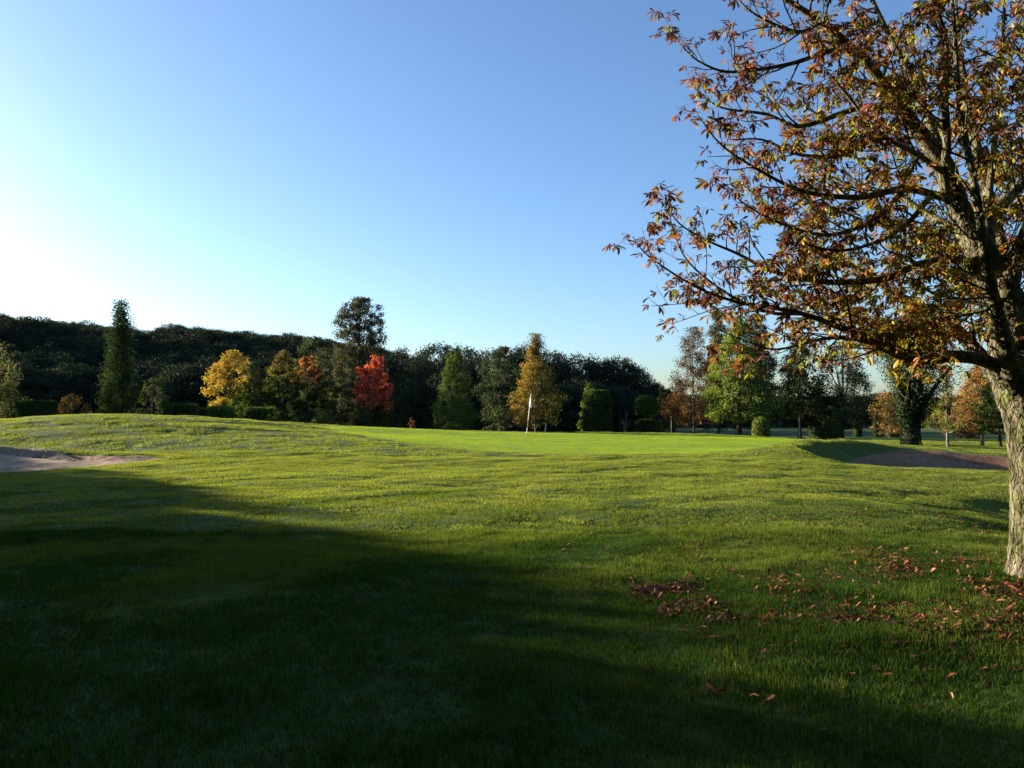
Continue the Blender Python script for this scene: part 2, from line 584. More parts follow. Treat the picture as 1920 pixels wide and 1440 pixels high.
def scatter(name, P, rot, scl, idx, protos, label):
    me = bpy.data.meshes.new(name)
    me.vertices.add(len(P))
    me.vertices.foreach_set('co', np.asarray(P, np.float32).ravel())
    for an, tp, d, k in (('rotv', 'FLOAT_VECTOR', rot, 'vector'), ('sclv', 'FLOAT_VECTOR', scl, 'vector'), ('pick', 'INT', idx, 'value')):
        a = me.attributes.new(an, tp, 'POINT')
        a.data.foreach_set(k, np.asarray(d, np.int32 if tp == 'INT' else np.float32).ravel())
    o = bpy.data.objects.new(name, me)
    col.objects.link(o)
    tag(o, label, kind='stuff')
    ng = bpy.data.node_groups.new(name + '_scatter', 'GeometryNodeTree')
    ng.interface.new_socket('Geometry', in_out='INPUT', socket_type='NodeSocketGeometry')
    ng.interface.new_socket('Geometry', in_out='OUTPUT', socket_type='NodeSocketGeometry')
    N, L = ng.nodes, ng.links
    gi, gout = N.new('NodeGroupInput'), N.new('NodeGroupOutput')
    iop = N.new('GeometryNodeInstanceOnPoints')
    ci = N.new('GeometryNodeCollectionInfo')
    ci.inputs['Collection'].default_value = protos
    ci.inputs['Separate Children'].default_value = True
    ci.inputs['Reset Children'].default_value = True
    iop.inputs['Pick Instance'].default_value = True
    def named(nm, tp):
        x = N.new('GeometryNodeInputNamedAttribute')
        x.data_type = tp
        x.inputs['Name'].default_value = nm
        return x.outputs['Attribute']
    L.new(gi.outputs[0], iop.inputs['Points'])
    L.new(ci.outputs[0], iop.inputs['Instance'])
    L.new(named('pick', 'INT'), iop.inputs['Instance Index'])
    L.new(named('rotv', 'FLOAT_VECTOR'), iop.inputs['Rotation'])
    L.new(named('sclv', 'FLOAT_VECTOR'), iop.inputs['Scale'])
    L.new(iop.outputs[0], gout.inputs[0])
    md = o.modifiers.new('scatter', 'NODES')
    md.node_group = ng
    return o

# grass tufts
def tuft(name, rad, count, h0, h1, wid, seed, cset):
    r = np.random.default_rng(seed)
    ang = r.uniform(0, 6.283, count)
    rr = rad * np.sqrt(r.uniform(0, 1, count))
    base = np.stack([rr * np.cos(ang), rr * np.sin(ang), np.full(count, -.012)], -1)
    h = r.uniform(h0, h1, count)
    ld = r.uniform(0, 6.283, count)
    lean = r.uniform(.05, .75, count) * h
    dirv = np.stack([np.cos(ld), np.sin(ld), 0 * ld], -1)
    fa = r.uniform(0, 3.1416, count)
    side = np.stack([np.cos(fa), np.sin(fa), 0 * fa], -1) * (wid * r.uniform(.6, 1.2, count) * .5)[:, None]
    mid = base + dirv * (lean * .35)[:, None] + np.array([0, 0, 1.]) * (h * .6)[:, None]
    tip = base + dirv * lean[:, None] + np.array([0, 0, 1.]) * h[:, None]
    V = np.stack([base - side, base + side, mid + side * .8, mid - side * .8, tip], 1).reshape(-1, 3)
    i = np.arange(count)[:, None] * 5
    q = i + np.array([[0, 1, 2, 3]])
    t = i + np.array([[3, 2, 4]])
    c = np.array(cset)[r.integers(0, len(cset), count)] * r.uniform(.75, 1.25, (count, 1))
    return mesh_obj(name, V, [q, t], M_BLADE, colr=np.repeat(c, 5, 0), link=False)

CG = [(.017, .050, .003), (.023, .064, .004), (.012, .040, .003), (.034, .074, .005), (.022, .056, .004), (.05, .055, .012)]  # near lawn's lush green, lowered further to deepen the foreground shade
CG2 = [(.115, .165, .018), (.145, .19, .022), (.10, .15, .016), (.165, .195, .03), (.20, .195, .06)]
CG3 = [(.17, .25, .012), (.19, .27, .015), (.16, .235, .012), (.21, .28, .017)]
def shade_set(cs, k):
    return [tuple(np.array(c) * k) for c in cs]
def blend_set(a, b, t):
    return [tuple(np.array(a[i]) * (1 - t) + np.array(b[i % len(b)]) * t) for i in range(len(a))]
CGM = blend_set(CG, CG2 + [CG2[0]], .42)
near_t = proto_collection('grass_tufts_near', [tuft('near_tuft%d' % i, .13, 95, .03, .062, .0042, 100 + i, CG if i < 4 else CGM) for i in range(8)])
mid_t = proto_collection('grass_tufts_mid', [tuft('mid_tuft%d' % i, .24, 150, .024, .045, .0085, 200 + i, CGM if i < 3 else CG2) for i in range(6)])
far_t = proto_collection('grass_tufts_far', [tuft('far_tuft%d' % i, .45, 200, .025, .05, .018, 300 + i, CG2) for i in range(4)])

green_t = proto_collection('green_tufts', [tuft('green_tuft%d' % i, .42, 420, .007, .013, .009, 400 + i, CG3) for i in range(4)])

def grass_points(y0, y1, sp, margin=3.2, half=.88):
    xs, ys = [], []
    y = y0
    while y < y1:
        w = half * y + margin
        x = np.arange(-w, w, sp)
        xs.append(x + rs.uniform(-.5, .5, len(x)) * sp)
        ys.append(y + rs.uniform(-.5, .5, len(x)) * sp)
        y += sp
    x = np.concatenate(xs)
    y = np.concatenate(ys)
    bad = (sdf(GREEN, x, y) > -.02) | (sdf(SAND_L, x, y) > -.03) | (sdf(SAND_R, x, y) > -.03)
    return x[~bad], y[~bad]

def patchy(x, y, s, seed):
    r = np.random.default_rng(seed)
    v = 0
    for i in range(10):
        a = r.uniform(0, 6.28)
        k = s * r.uniform(.5, 2.2)
        v = v + np.sin(k * (math.cos(a) * x + math.sin(a) * y) + r.uniform(0, 6.28))
    return v / 3.2

def lay_grass(name, y0, y1, sp, protos, np_, label, sc=1.0, xy=None):
    x, y = xy if xy is not None else grass_points(y0, y1, sp)
    z = G(x, y) + (.03 if name == 'green_grass' else 0)
    m = len(x)
    # lean with the slope so tufts sit on it
    e = .15
    sx = (G(x + e, y, False) - G(x - e, y, False)) / (2 * e)
    sy = (G(x, y + e, False) - G(x, y - e, False)) / (2 * e)
    rot = np.stack([np.arctan(sy), -np.arctan(sx), np.zeros(m)], -1)
    hs = sc * (1 + .28 * patchy(x, y, 2.2, 5) + .15 * patchy(x, y, 7, 6)) * rs.uniform(.85, 1.2, m)
    hs = np.clip(hs, .45, 1.9)
    flip = rs.choice([-1.0, 1.0], m)
    scl = np.stack([flip, np.ones(m), hs], -1)
    pick = rs.integers(0, np_, m)
    far_ = y + 3.0 * patchy(x, y, 1.1, 9) + rs.normal(size=m) * 1.2
    if name == 'foreground_grass':
        pick = np.where(far_ > 8.2, rs.integers(4, 8, m), rs.integers(0, 4, m))
    if name == 'lawn_grass':
        pick = np.where(far_ > 12.8, rs.integers(3, 6, m), rs.integers(0, 3, m))
    scatter(name, np.stack([x, y, z], -1), rot, scl, pick, protos, label)

lay_grass('foreground_grass', 1.6, 10, .115, near_t, 5, 'short green lawn grass in the near foreground')
lay_grass('lawn_grass', 10, 24, .21, mid_t, 5, 'mown grass on the slope up to the green', .78)
lay_grass('distant_grass', 24, 75, .5, far_t, 4, 'mown grass around and beyond the putting green', .7)

gx_, gy_ = np.meshgrid(np.arange(-12, 16, .36), np.arange(24, 44, .36))
gx_ = gx_.ravel() + rs.uniform(-.15, .15, gx_.size)
gy_ = gy_.ravel() + rs.uniform(-.15, .15, gy_.size)
gm_ = sdf(GREEN, gx_, gy_) > .1
lay_grass('green_grass', 0, 0, 0, green_t, 4, 'very short cut grass of the putting green', 1.0, (gx_[gm_], gy_[gm_]))
tk_a = rs.uniform(0, 6.28, 26)
tk_r = rs.uniform(.3, .55, 26)
lay_grass('tall_grass', 0, 0, 0, near_t, 5, 'longer bright grass growing round the chestnut trunk base', 1.7, (5.0 + tk_r * np.cos(tk_a), 7.15 + tk_r * np.sin(tk_a)))

# ------------------------------------------------------------------ trees of the middle distance
def C(*a):
    return np.array(a, float)

GRN, DGR, YGR = C(.055, .10, .016), C(.020, .038, .012), C(.13, .17, .022)
YEL, ORG, RED, BRN, GRY, RST = C(.33, .235, .045), C(.29, .135, .032), C(.46, .065, .035), C(.12, .065, .03), C(.065, .07, .048), C(.24, .075, .025)
PINK = C(.5, .13, .07)

def mixpal(pal):
    cs = np.array([p[0] for p in pal])
    w = np.array([p[1] for p in pal], float)
    w /= w.sum()
    def f(u, v, r):
        i = r.choice(len(cs), len(u), p=w)
        return cs[i]
    return f

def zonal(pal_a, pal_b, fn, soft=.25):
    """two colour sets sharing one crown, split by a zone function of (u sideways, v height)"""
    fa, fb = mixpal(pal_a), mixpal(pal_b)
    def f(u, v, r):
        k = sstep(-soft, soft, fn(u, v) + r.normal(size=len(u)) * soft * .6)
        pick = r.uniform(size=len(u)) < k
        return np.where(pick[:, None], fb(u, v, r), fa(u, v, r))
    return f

def make_tree(name, px, top, Yd, prof, width, label, pal, cat='tree', group=None, leaf=.22, nclump=60, per=60, clump=.16,
              trunk_r=.12, trunk_top=.8, bark=None, base_frac=0.0, seed=None, droop=.3, hollow=.35, limbs=True, py_base=None,
              x_off=0.0, extra=None, trunk_name='trunk', lean=0.0, mat=None, depthf=1.0, aspect=.6, stems=1, flat=.8):
    """prof: list of (height fraction, radius fraction of half width); width in pixels of the photograph"""
    r = np.random.default_rng(seed if seed is not None else int(px * 7 + top))
    p = at(px, top, Yd)
    bx = p[0]
    z0 = ground(bx, Yd)
    H = p[2] - z0
    half = width / 2 / F * Yd * 1.05
    nclump = int(nclump * 1.35); per = int(per * 1.8); leaf = leaf * .84
    root = empty(name, (bx, Yd, z0), label, cat, group)
    hs = np.array([q[0] for q in prof])
    rr = np.array([q[1] for q in prof])
    # clump centres
    n = nclump
    t = np.linspace(0, 1, 400)
    dens = np.interp(t, hs, rr) + .08
    dens[(t < hs[0])] = 0
    cdf = np.cumsum(dens) / dens.sum()
    v = np.interp((np.arange(n) + r.uniform(0, 1, n)) / n, cdf, t)
    r.shuffle(v)
    th = r.uniform(0, 6.283, n)
    rad = np.interp(v, hs, rr) * half
    fr = np.sqrt(r.uniform(hollow ** 2, 1, n)) * r.uniform(.85, 1.12, n)
    cs = clump * half * r.uniform(.7, 1.35, n)
    fr = fr * np.maximum(.1, (rad - cs * .35)) / np.maximum(rad, .01)
    Cc = np.stack([np.cos(th) * rad * fr, np.sin(th) * rad * fr * depthf, v * H], -1)
    Cc[:, 0] += lean * v * H + x_off
    # wood
    tb = MB()
    for s in range(stems):
        sx, sy = (0, 0) if stems == 1 else r.normal(size=2) * trunk_r * 1.6
        kx = r.normal(size=4) * .03 * half
        hh = np.linspace(0, trunk_top * H, 7)
        tp = np.stack([sx + lean * hh + np.interp(hh, np.linspace(0, trunk_top * H, 4), kx * [0, 1, 1, 1]), sy + 0 * hh, hh - .15 * (hh == 0)], -1)
        tr = trunk_r * np.interp(hh / H, [0, .03, .25, trunk_top], [1.5, 1.05, .8, .18])
        tube(tb, tp, tr, 8)
    if limbs:
        for i in r.choice(n, min(n, 42), replace=False):
            e = Cc[i]
            h0 = max(hs[0] * H * .85, e[2] * r.uniform(.45, .75))
            h0 = min(h0, trunk_top * H * .95)
            s = np.array([lean * h0, 0, h0])
            m = s * .45 + e * .55 + np.array([0, 0, -.06 * np.linalg.norm(e - s)])
            rb = trunk_r * np.interp(h0 / H, [0, .25, trunk_top], [.45, .35, .12])
            tube(tb, np.array([s, m, e]), [rb, rb * .6, rb * .2], 4)
    tb.build('trunk', bark or M_BARK_FAR, root, True)
    # foliage
    lb = MB()
    cnt = np.maximum(8, (per * (cs / cs.mean()) ** 2)).astype(int)
    ci = np.repeat(np.arange(n), cnt)
    off = r.normal(size=(len(ci), 3)) * .52
    off *= np.minimum(1, 1.5 / (np.linalg.norm(off, axis=1)[:, None] + 1e-6))
    P = Cc[ci] + off * cs[ci][:, None] * np.array([1, 1, flat])
    ok = (P[:, 2] < H * (1 - .05 * r.uniform(size=len(P)) * np.abs(P[:, 0] / half)))
    P = P[ok]; ci = ci[ok]
    P[:, 2] = np.maximum(P[:, 2], .05)
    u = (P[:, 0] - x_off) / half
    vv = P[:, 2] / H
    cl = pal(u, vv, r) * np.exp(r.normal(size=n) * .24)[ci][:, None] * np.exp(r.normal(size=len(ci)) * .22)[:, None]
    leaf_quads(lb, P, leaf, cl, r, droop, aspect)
    if extra:
        extra(lb, r, H, half)
    lb.build('crown', mat or M_LEAF, root)
    return root

ROUND = [(.18, .35), (.3, .8), (.5, 1), (.7, .92), (.88, .55), (1, .12)]
BUSH = [(0, .8), (.2, .95), (.5, 1), (.75, .8), (1, .2)]
OVAL = [(.12, .4), (.3, .85), (.5, 1), (.7, .8), (.88, .45), (1, .08)]
CONE = [(.16, .75), (.22, 1), (.4, .9), (.6, .68), (.8, .4), (1, .05)]

make_tree('broadleaf_tree', -22, 632, 62, BUSH, 140, 'dim olive tree cut by the left edge of the picture', mixpal([(DGR, 3), (GRY, 2), (GRN, 1), (BRN, 1)]), leaf=.2, nclump=60, per=70)
make_tree('shrub', 138, 738, 68, BUSH, 86, 'dark reddish shrub between the left hedge and the columnar tree', mixpal([(BRN * .5, 2), (DGR, 2), (RST * .4, 1)]), 'shrub', leaf=.18, nclump=30, per=50)
make_tree('columnar_tree', 232, 560, 60, [(0, .75), (.12, .95), (.25, .95), (.45, .74), (.65, .66), (.8, .5), (.92, .26), (1, .04)], 68,
          'tall narrow dark columnar tree rising alone above the left mound', mixpal([(DGR, 4), (GRN * .45, 3), (GRY * .4, 1)]), leaf=.17, nclump=150, per=60, clump=.3, lean=.012, hollow=.2, seed=11, flat=1.2, x_off=-.35)
make_tree('willow_bush', 288, 708, 62, BUSH, 66, 'grey green feathery bush right of the columnar tree', mixpal([(GRY * .8, 3), (GRN * .8, 2)]), 'bush', leaf=.16, nclump=45, per=60)
yel_pal = zonal([(YEL, 5), (ORG * 1.1, 1.5), (YGR * 1.3, 1)], [(GRN, 3), (DGR, 2), (YGR * .8, 2)], lambda u, v: u * .7 - v * 1.5 + .75, .2)
make_tree('yellow_tree', 436, 656, 66, [(.02, .5), (.12, .85), (.35, .97), (.55, 1), (.75, .8), (.9, .5), (1, .12)], 98, 'golden yellow autumn tree left of the red maple, green low on its right', yel_pal, leaf=.2, nclump=85, per=70)
make_tree('orange_tipped_bush', 484, 688, 64, BUSH, 52, 'small tree with orange top leaning on the yellow tree', zonal([(GRN * .7, 2), (DGR, 2)], [(ORG, 3), (BRN, 1), (GRN, 1)], lambda u, v: v - .72, .12), 'tree', leaf=.18, nclump=36, per=60)
make_tree('broadleaf_tree', 532, 657, 68, [(0, .6), (.2, .95), (.45, 1), (.65, .85), (.85, .5), (1, .12)], 88, 'dark green tree with brown top, second right of the yellow tree',
          zonal([(DGR, 3), (GRN * .6, 3)], [(BRN, 2), (GRN, 2), (ORG * .6, 1)], lambda u, v: v - .72, .15), leaf=.2, nclump=80, per=70)
make_tree('broadleaf_tree', 578, 668, 65, [(0, .6), (.2, .9), (.5, 1), (.8, .8), (.93, .5), (1, .2)], 66, 'dark tree with orange red crown tip, left of the willow and poplar',
          zonal([(DGR, 3), (GRN * .5, 2)], [(ORG, 3), (RST, 2), (BRN, 1)], lambda u, v: v - .66 + u * .06, .1), leaf=.2, nclump=70, per=70)
for a, tp, w, lb_, pl in [(512, 762, 44, 'low green shrub at the foot of the brown topped tree', [(GRN, 3), (YGR, 2)]),
                          (560, 768, 46, 'low dark shrub under the orange tipped tree', [(GRN * .7, 3), (DGR, 2)]),
                          (598, 766, 44, 'yellowish low shrub left of the poplar foot', [(YGR, 3), (YEL * .5, 1), (GRN, 1)]),
                          (318, 770, 30, 'small grey shrub behind the longest clipped hedge', [(GRY, 2), (DGR, 2)]),
                          (442, 772, 40, 'small bright green shrub under the yellow tree', [(GRN, 3), (YGR, 1)])]:
    make_tree('shrub', a, tp, 60, BUSH, w, lb_, mixpal(pl), 'shrub', 'low shrubs beyond the green', leaf=.15, nclump=24, per=50, trunk_r=.04)
make_tree('willow_tree', 600, 632, 118, [(0, .8), (.3, 1), (.6, 1), (.85, .75), (1, .3)], 110, 'soft grey green willow in front of the forest, left of the tall poplar', mixpal([(GRY * .6, 3), (GRN * .6, 2)]), leaf=.4, nclump=80, per=60)
make_tree('poplar_tree', 676, 557, 100, [(.02, .6), (.2, .78), (.38, .85), (.5, .98), (.65, 1), (.8, .92), (.92, .7), (1, .35)], 102,
          'tall thin leaved grey poplar rising above the forest', mixpal([(GRY * .9, 4), (DGR, 2), (BRN * .7, 1)]), leaf=.27, nclump=260, per=58, clump=.14, trunk_r=.3, trunk_top=.93, hollow=.1)
make_tree('broadleaf_tree', 640, 694, 66, [(.05, .55), (.2, .9), (.45, 1), (.7, .8), (.9, .5), (1, .2)], 66, 'olive brown tree just left of the red maple', mixpal([(GRY * .8, 2), (GRN * .7, 2), (BRN, 1.4)]), leaf=.17, nclump=70, per=60, trunk_r=.09)
red_pal = zonal([(DGR, 2), (GRN * .8, 3), (RST * .4, .5)], [(RED, 4), (PINK, 4), (RED * .7, 1)], lambda u, v: v - .43 + u * .05, .07)
make_tree('red_maple', 700, 666, 64, [(.08, .5), (.22, .9), (.45, 1), (.65, 1), (.82, .76), (.94, .45), (1, .1)], 72, 'bright scarlet maple beside the grey poplar', red_pal, leaf=.2, nclump=85, per=65)
make_tree('sapling', 773, 783, 50, [(.25, .4), (.5, 1), (.8, .7), (1, .2)], 16, 'tiny orange leaved sapling at the back edge of the green', mixpal([(ORG, 2), (BRN, 2), (RST, 1)]), 'sapling', leaf=.1, nclump=14, per=18, trunk_r=.02)
make_tree('birch_tree', 853, 657, 58, [(.13, .75), (.25, 1), (.45, .85), (.62, .72), (.8, .48), (.93, .3), (1, .12)], 84, 'pale green drooping birch with thin white trunk', mixpal([(GRN, 4), (YGR * .75, 2), (GRY, 1)]), leaf=.15, nclump=110, per=60, droop=.9, trunk_r=.07, bark=M_BARK_PALE, seed=5, flat=1.3)
make_tree('broadleaf_tree', 940, 650, 72, [(.12, .5), (.25, .85), (.5, 1), (.72, .85), (.9, .6), (1, .25)], 104, 'dark grey green tree between the birch and the orange tree', mixpal([(DGR * 1.2, 4), (GRY * .7, 3), (GRN * .5, 1)]), leaf=.22, nclump=90, per=60, trunk_r=.25)
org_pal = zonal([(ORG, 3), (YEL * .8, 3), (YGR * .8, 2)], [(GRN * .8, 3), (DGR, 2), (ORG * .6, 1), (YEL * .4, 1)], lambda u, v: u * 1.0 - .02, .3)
def bare_twigs(lb, r, H, half):
    for i in range(26):
        a = r.uniform(-.5, .5)
        s = np.array([r.normal() * .15, r.normal() * .15, H * .8])
        e = np.array([a * half * .8, r.normal() * .3, H * r.uniform(.9, 1.0)])
        tube(lb, np.array([s, (s + e) / 2, e]), [.025, .018, .01], 3, (.14, .10, .07))
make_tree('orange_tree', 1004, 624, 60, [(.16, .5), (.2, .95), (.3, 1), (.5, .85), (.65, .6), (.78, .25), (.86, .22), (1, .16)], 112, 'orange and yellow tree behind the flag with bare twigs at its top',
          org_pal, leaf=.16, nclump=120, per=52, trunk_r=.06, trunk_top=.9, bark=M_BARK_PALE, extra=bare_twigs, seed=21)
make_tree('leafless_sapling', 1172, 772, 58, [(.35, .5), (.6, 1), (1, .7)], 26, 'small nearly bare sapling between the two topiaries', mixpal([(BRN, 1), (GRY, 1)]), 'sapling', leaf=.05, nclump=30, per=3, trunk_r=.03, bark=M_BARK_PALE)
make_tree('shrub', 1105, 718, 62, BUSH, 42, 'rounded light green bush peeping over the large green column', mixpal([(GRN, 3), (YGR, 2)]), 'bush', leaf=.15, nclump=40, per=60)
make_tree('shrub', 1243, 724, 66, BUSH, 60, 'green bush behind the mushroom topiary', mixpal([(GRN * .8, 3), (DGR, 2)]), 'bush', leaf=.17, nclump=45, per=60)
make_tree('birch_tree', 1300, 612, 56, [(.18, .6), (.22, .95), (.35, 1), (.55, .75), (.75, .5), (.9, .35), (1, .15)], 110, 'thin orange brown birch with pale slim trunk left of the green maple',
          zonal([(ORG * .9, 3), (BRN, 2), (YEL * .6, 1)], [(GRY, 2), (BRN, 2), (ORG * .7, 1)], lambda u, v: v - .55, .2), leaf=.13, nclump=150, per=46, trunk_r=.075, bark=M_BARK_PALE, trunk_top=.93, seed=8)
make_tree('poplar_tree', 1345, 582, 92, [(.05, .8), (.3, 1), (.55, .85), (.8, .6), (1, .25)], 70, 'grey leaved poplar behind the orange birch', mixpal([(GRY, 3), (BRN * .7, 1)]), leaf=.24, nclump=120, per=64, clump=.2, trunk_top=.93, hollow=.1)
make_tree('poplar_tree', 1415, 588, 92, [(.05, .8), (.3, 1), (.55, .9), (.8, .7), (1, .3)], 84, 'dark grey poplar behind the green maple', mixpal([(GRY * .7, 3), (DGR, 2)]), leaf=.26, nclump=140, per=70, clump=.18, trunk_top=.93, hollow=.1)
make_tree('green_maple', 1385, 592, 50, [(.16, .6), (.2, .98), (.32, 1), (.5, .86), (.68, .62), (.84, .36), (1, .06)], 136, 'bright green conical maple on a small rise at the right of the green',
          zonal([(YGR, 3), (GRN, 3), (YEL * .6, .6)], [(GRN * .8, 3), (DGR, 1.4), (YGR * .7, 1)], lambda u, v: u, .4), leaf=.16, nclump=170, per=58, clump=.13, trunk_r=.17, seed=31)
make_tree('broadleaf_tree', 1497, 628, 52, [(.2, .7), (.3, 1), (.5, .9), (.7, .6), (.88, .38), (1, .1)], 112, 'dark tree right of the green maple with a white stake at its trunk', mixpal([(DGR * .9, 4), (GRN * .5, 2), (BRN * .5, 1)]), leaf=.18, nclump=100, per=52, trunk_r=.15)
make_tree('linden_tree', 1577, 640, 50, [(.2, .8), (.26, 1), (.45, .92), (.6, .75), (.75, .55), (.9, .35), (1, .12)], 140, 'sparse topped dark tree left of the ivy covered trunk',
          zonal([(GRN * .6, 3), (DGR, 2), (ORG * .5, .6)], [(DGR, 3), (GRY * .6, 1)], lambda u, v: v - .5, .2), leaf=.14, nclump=120, per=46, clump=.14, trunk_r=.12, trunk_top=.95, seed=77)
make_tree('orange_tree', 1668, 735, 78, [(.1, .7), (.3, 1), (.6, 1), (.85, .7), (1, .3)], 74, 'low orange brown tree half hidden left of the ivy trunk', mixpal([(ORG * .8, 2), (BRN, 2), (YGR * .6, 2)]), leaf=.18, nclump=60, per=50)
make_tree('young_tree', 1774, 690, 54, [(.2, .5), (.25, .95), (.4, 1), (.5, .7), (.6, .2), (1, .1)], 96, 'young tree with leafy skirt and bare spire right of the ivy trunk',
          zonal([(ORG * .6, 1), (YGR * .7, 2), (GRN * .8, 2)], [(BRN, 2), (ORG * .7, 2)], lambda u, v: u - .1, .3), leaf=.13, nclump=60, per=36, trunk_r=.085, trunk_top=.99, bark=M_BARK_PALE, extra=None)
make_tree('red_bush', 1812, 770, 76, [(.0, .7), (.3, 1), (.6, 1), (.85, .7), (1, .3)], 52, 'rusty red low tree behind the right hand row', mixpal([(RST, 3), (BRN, 2), (ORG * .6, 1)]), 'tree', leaf=.16, nclump=40, per=50)
make_tree('rusty_tree', 1838, 684, 56, [(.2, .8), (.3, 1), (.5, .95), (.7, .8), (.88, .5), (1, .2)], 92, 'rust and green autumn tree on slim grey trunk near the right edge',
          zonal([(ORG * .8, 3), (RST, 2), (YGR * .7, 2)], [(GRN * .8, 3), (YGR * .7, 2), (ORG * .6, 1)], lambda u, v: u * .8 - (v - .5) * .8, .3), leaf=.15, nclump=90, per=56, trunk_r=.11, bark=M_BARK_PALE)
make_tree('broadleaf_tree', 1872, 700, 53, [(.2, .8), (.3, 1), (.5, .95), (.7, .8), (.88, .5), (1, .2)], 84, 'dark green tree hard against the chestnut trunk', mixpal([(GRN * .7, 3), (DGR, 2), (YGR * .6, 1)]), leaf=.15, nclump=90, per=56, trunk_r=.11)
make_tree('broadleaf_tree', 1960, 690, 60, ROUND, 120, 'green tree hidden behind the chestnut trunk', mixpal([(GRN * .7, 3), (DGR, 2)]), leaf=.17, nclump=90, per=50, trunk_r=.15)
make_tree('conifer_tree', 1832, 672, 98, CONE, 60, 'grey brown pointed tree far behind the rusty tree', mixpal([(GRY, 2), (BRN, 2)]), leaf=.25, nclump=70, per=40)

# small rise under the maple
def mound(px, Yd, r, h, label):
    c = at(px, 800, Yd)
    k, m = 8, 28
    V, q = [], []
    for i in range(k + 1):
        for j in range(m):
            a = j / m * 2 * math.pi
            rad = r * i / k * (1 + .12 * math.sin(3 * a + 1) + .05 * math.sin(7 * a))
            x, y = c[0] + rad * math.cos(a), c[1] + rad * .8 * math.sin(a)
            V.append((x, y, ground(x, y) + h * (.5 + .5 * math.cos(math.pi * i / k)) - (.05 if i == k else 0)))
    for i in range(k):
        for j in range(m):
            q.append((i * m + j, (i + 1) * m + j, (i + 1) * m + (j + 1) % m, i * m + (j + 1) % m))
    o = mesh_obj('grass_mound', V, np.array(q), M_LAWN, smooth=True)
    tag(o, label, kind='structure')
mound(1388, 50, 2.6, .32, 'low grassy mound under the bright green maple')

# ivy covered vase-shaped tree
def ivy_tree():
    Yd = 52
    p = at(1703, 596, Yd)
    z0 = ground(p[0], Yd)
    H = p[2] - z0
    root = empty('ivy_covered_tree', (p[0], Yd, z0), 'massive dark vase shaped tree with ivy covered trunk right of centre', 'tree')
    r = np.random.default_rng(4)
    tb, ib, lb = MB(), MB(), MB()
    s = Yd / F
    tr = np.array([(0, 0, -.1), (0, 0, .25), (0.02, 0, 1.2), (-.02, 0, 2.2)])
    tube(tb, catmull(tr, 4), np.interp(np.linspace(0, 1, 13), [0, .12, .4, 1], [.95, .62, .48, .5]), 12)
    tips = [(-66, 8), (-52, 3.5), (-38, 1), (-20, 0), (0, 0), (18, 6), (36, 12), (52, 38), (64, 72), (70, 96), (-30, 30), (24, 30)]
    arms = []
    for i, (dx, dt) in enumerate(tips):
        top = np.array([dx * s, r.normal() * 1.1, H - dt * s - .2])
        st = np.array([dx * s * .08, 0, 1.7])
        md = st * .45 + top * .55 + np.array([-dx * s * .06, 0, 0])
        path = catmull([st, st * .8 + md * .2 + np.array([dx * s * .05, 0, .1]), md, top], 5)
        tube(tb, path, np.linspace(.24, .03, len(path)), 6)
        arms.append(path)
    tb.build('trunk', M_BARK_FAR, root, True)
    P, S = [], []
    for path in arms:
        for k in range(1700):
            t = r.uniform(0.0, 1) ** .8
            c = path[int(t * (len(path) - 1))]
            P.append(c + r.normal(size=3) * (.2 + .42 * t) * np.array([.8, .9, 1.0]))
    P = np.array(P)
    cl = np.where(r.uniform(size=(len(P), 1)) < .7, DGR * .8, GRN * .55) * np.exp(r.normal(size=(len(P), 1)) * .25)
    leaf_quads(lb, P, .15, cl, r, .3)
    # fuller leafy top
    n = 17000
    uu = r.uniform(-1, 1, n)
    top = np.interp(uu, [-1, -.6, 0, .4, .8, 1], [0, 5, 0, 10, 50, 90]) * s
    P2_ = np.stack([uu * 68 * s, r.normal(size=n) * .9, H - top - r.uniform(0, 1, n) ** 1.2 * 3.2 * (1 - .4 * np.abs(uu))], -1)
    hl = 1.6 + (np.abs(P2_[:, 0]) / (68 * s)) ** 1.1 * (H * .62)
    P2_ = P2_[P2_[:, 2] > hl]
    cl = np.where(r.uniform(size=(len(P2_), 1)) < .55, DGR, np.where(r.uniform(size=(len(P2_), 1)) < .7, GRN * .7, YGR * .6))
    leaf_quads(lb, P2_, .15, cl, r, .4)
    lb.build('crown', M_LEAF, root)
    n = 2600
    h = r.uniform(0, 2.6, n)
    a = r.uniform(0, 6.283, n)
    rad = np.interp(h, [0, .3, 1, 2.6], [.95, .62, .55, .62]) + r.uniform(0, .06, n)
    P = np.stack([rad * np.cos(a), rad * np.sin(a), h], -1)
    leaf_quads(ib, P, .12, np.tile(DGR * .7, (n, 1)), r, .5)
    ib.build('ivy', M_LEAF, root)
ivy_tree()

# background trunks of the tree row at the right
def stick(name, px, y0, y1, Yd, rad, mat, label, cat, dx=0, group=None):
    a = at(px, y0, Yd)
    b = at(px + dx, y1, Yd)
    z0 = ground(b[0], Yd)
    mb = MB()
    tube(mb, np.array([(b[0], Yd, z0 - .2), ((a[0] + b[0]) / 2, Yd, (a[2] + z0) / 2), (a[0], Yd, a[2])]), [rad * 1.1, rad, rad * .9], 8)
    V = np.concatenate(mb.v)
    c = len(V)
    o = mb.build(name, mat, None, True, off=(b[0], Yd, z0))
    o.location = (b[0], Yd, z0)
    return tag(o, label, cat, group)
M_STAKE = plain('stake_wood', (.5, .47, .4), .7)
stick('tree_stake', 1499, 782, 818, 50.5, .05, M_STAKE, 'pale stake standing against the dark tree right of the green maple', 'stake')
stick('tree_stake', 1024, 794, 812, 56, .05, M_STAKE, 'short pale stake leaning right of the orange tree trunk', 'stake', -4)
stick('tree_stake', 1259, 780, 812, 60, .04, M_BARK_PALE, 'thin grey post between the mushroom topiary and the birch', 'stake')

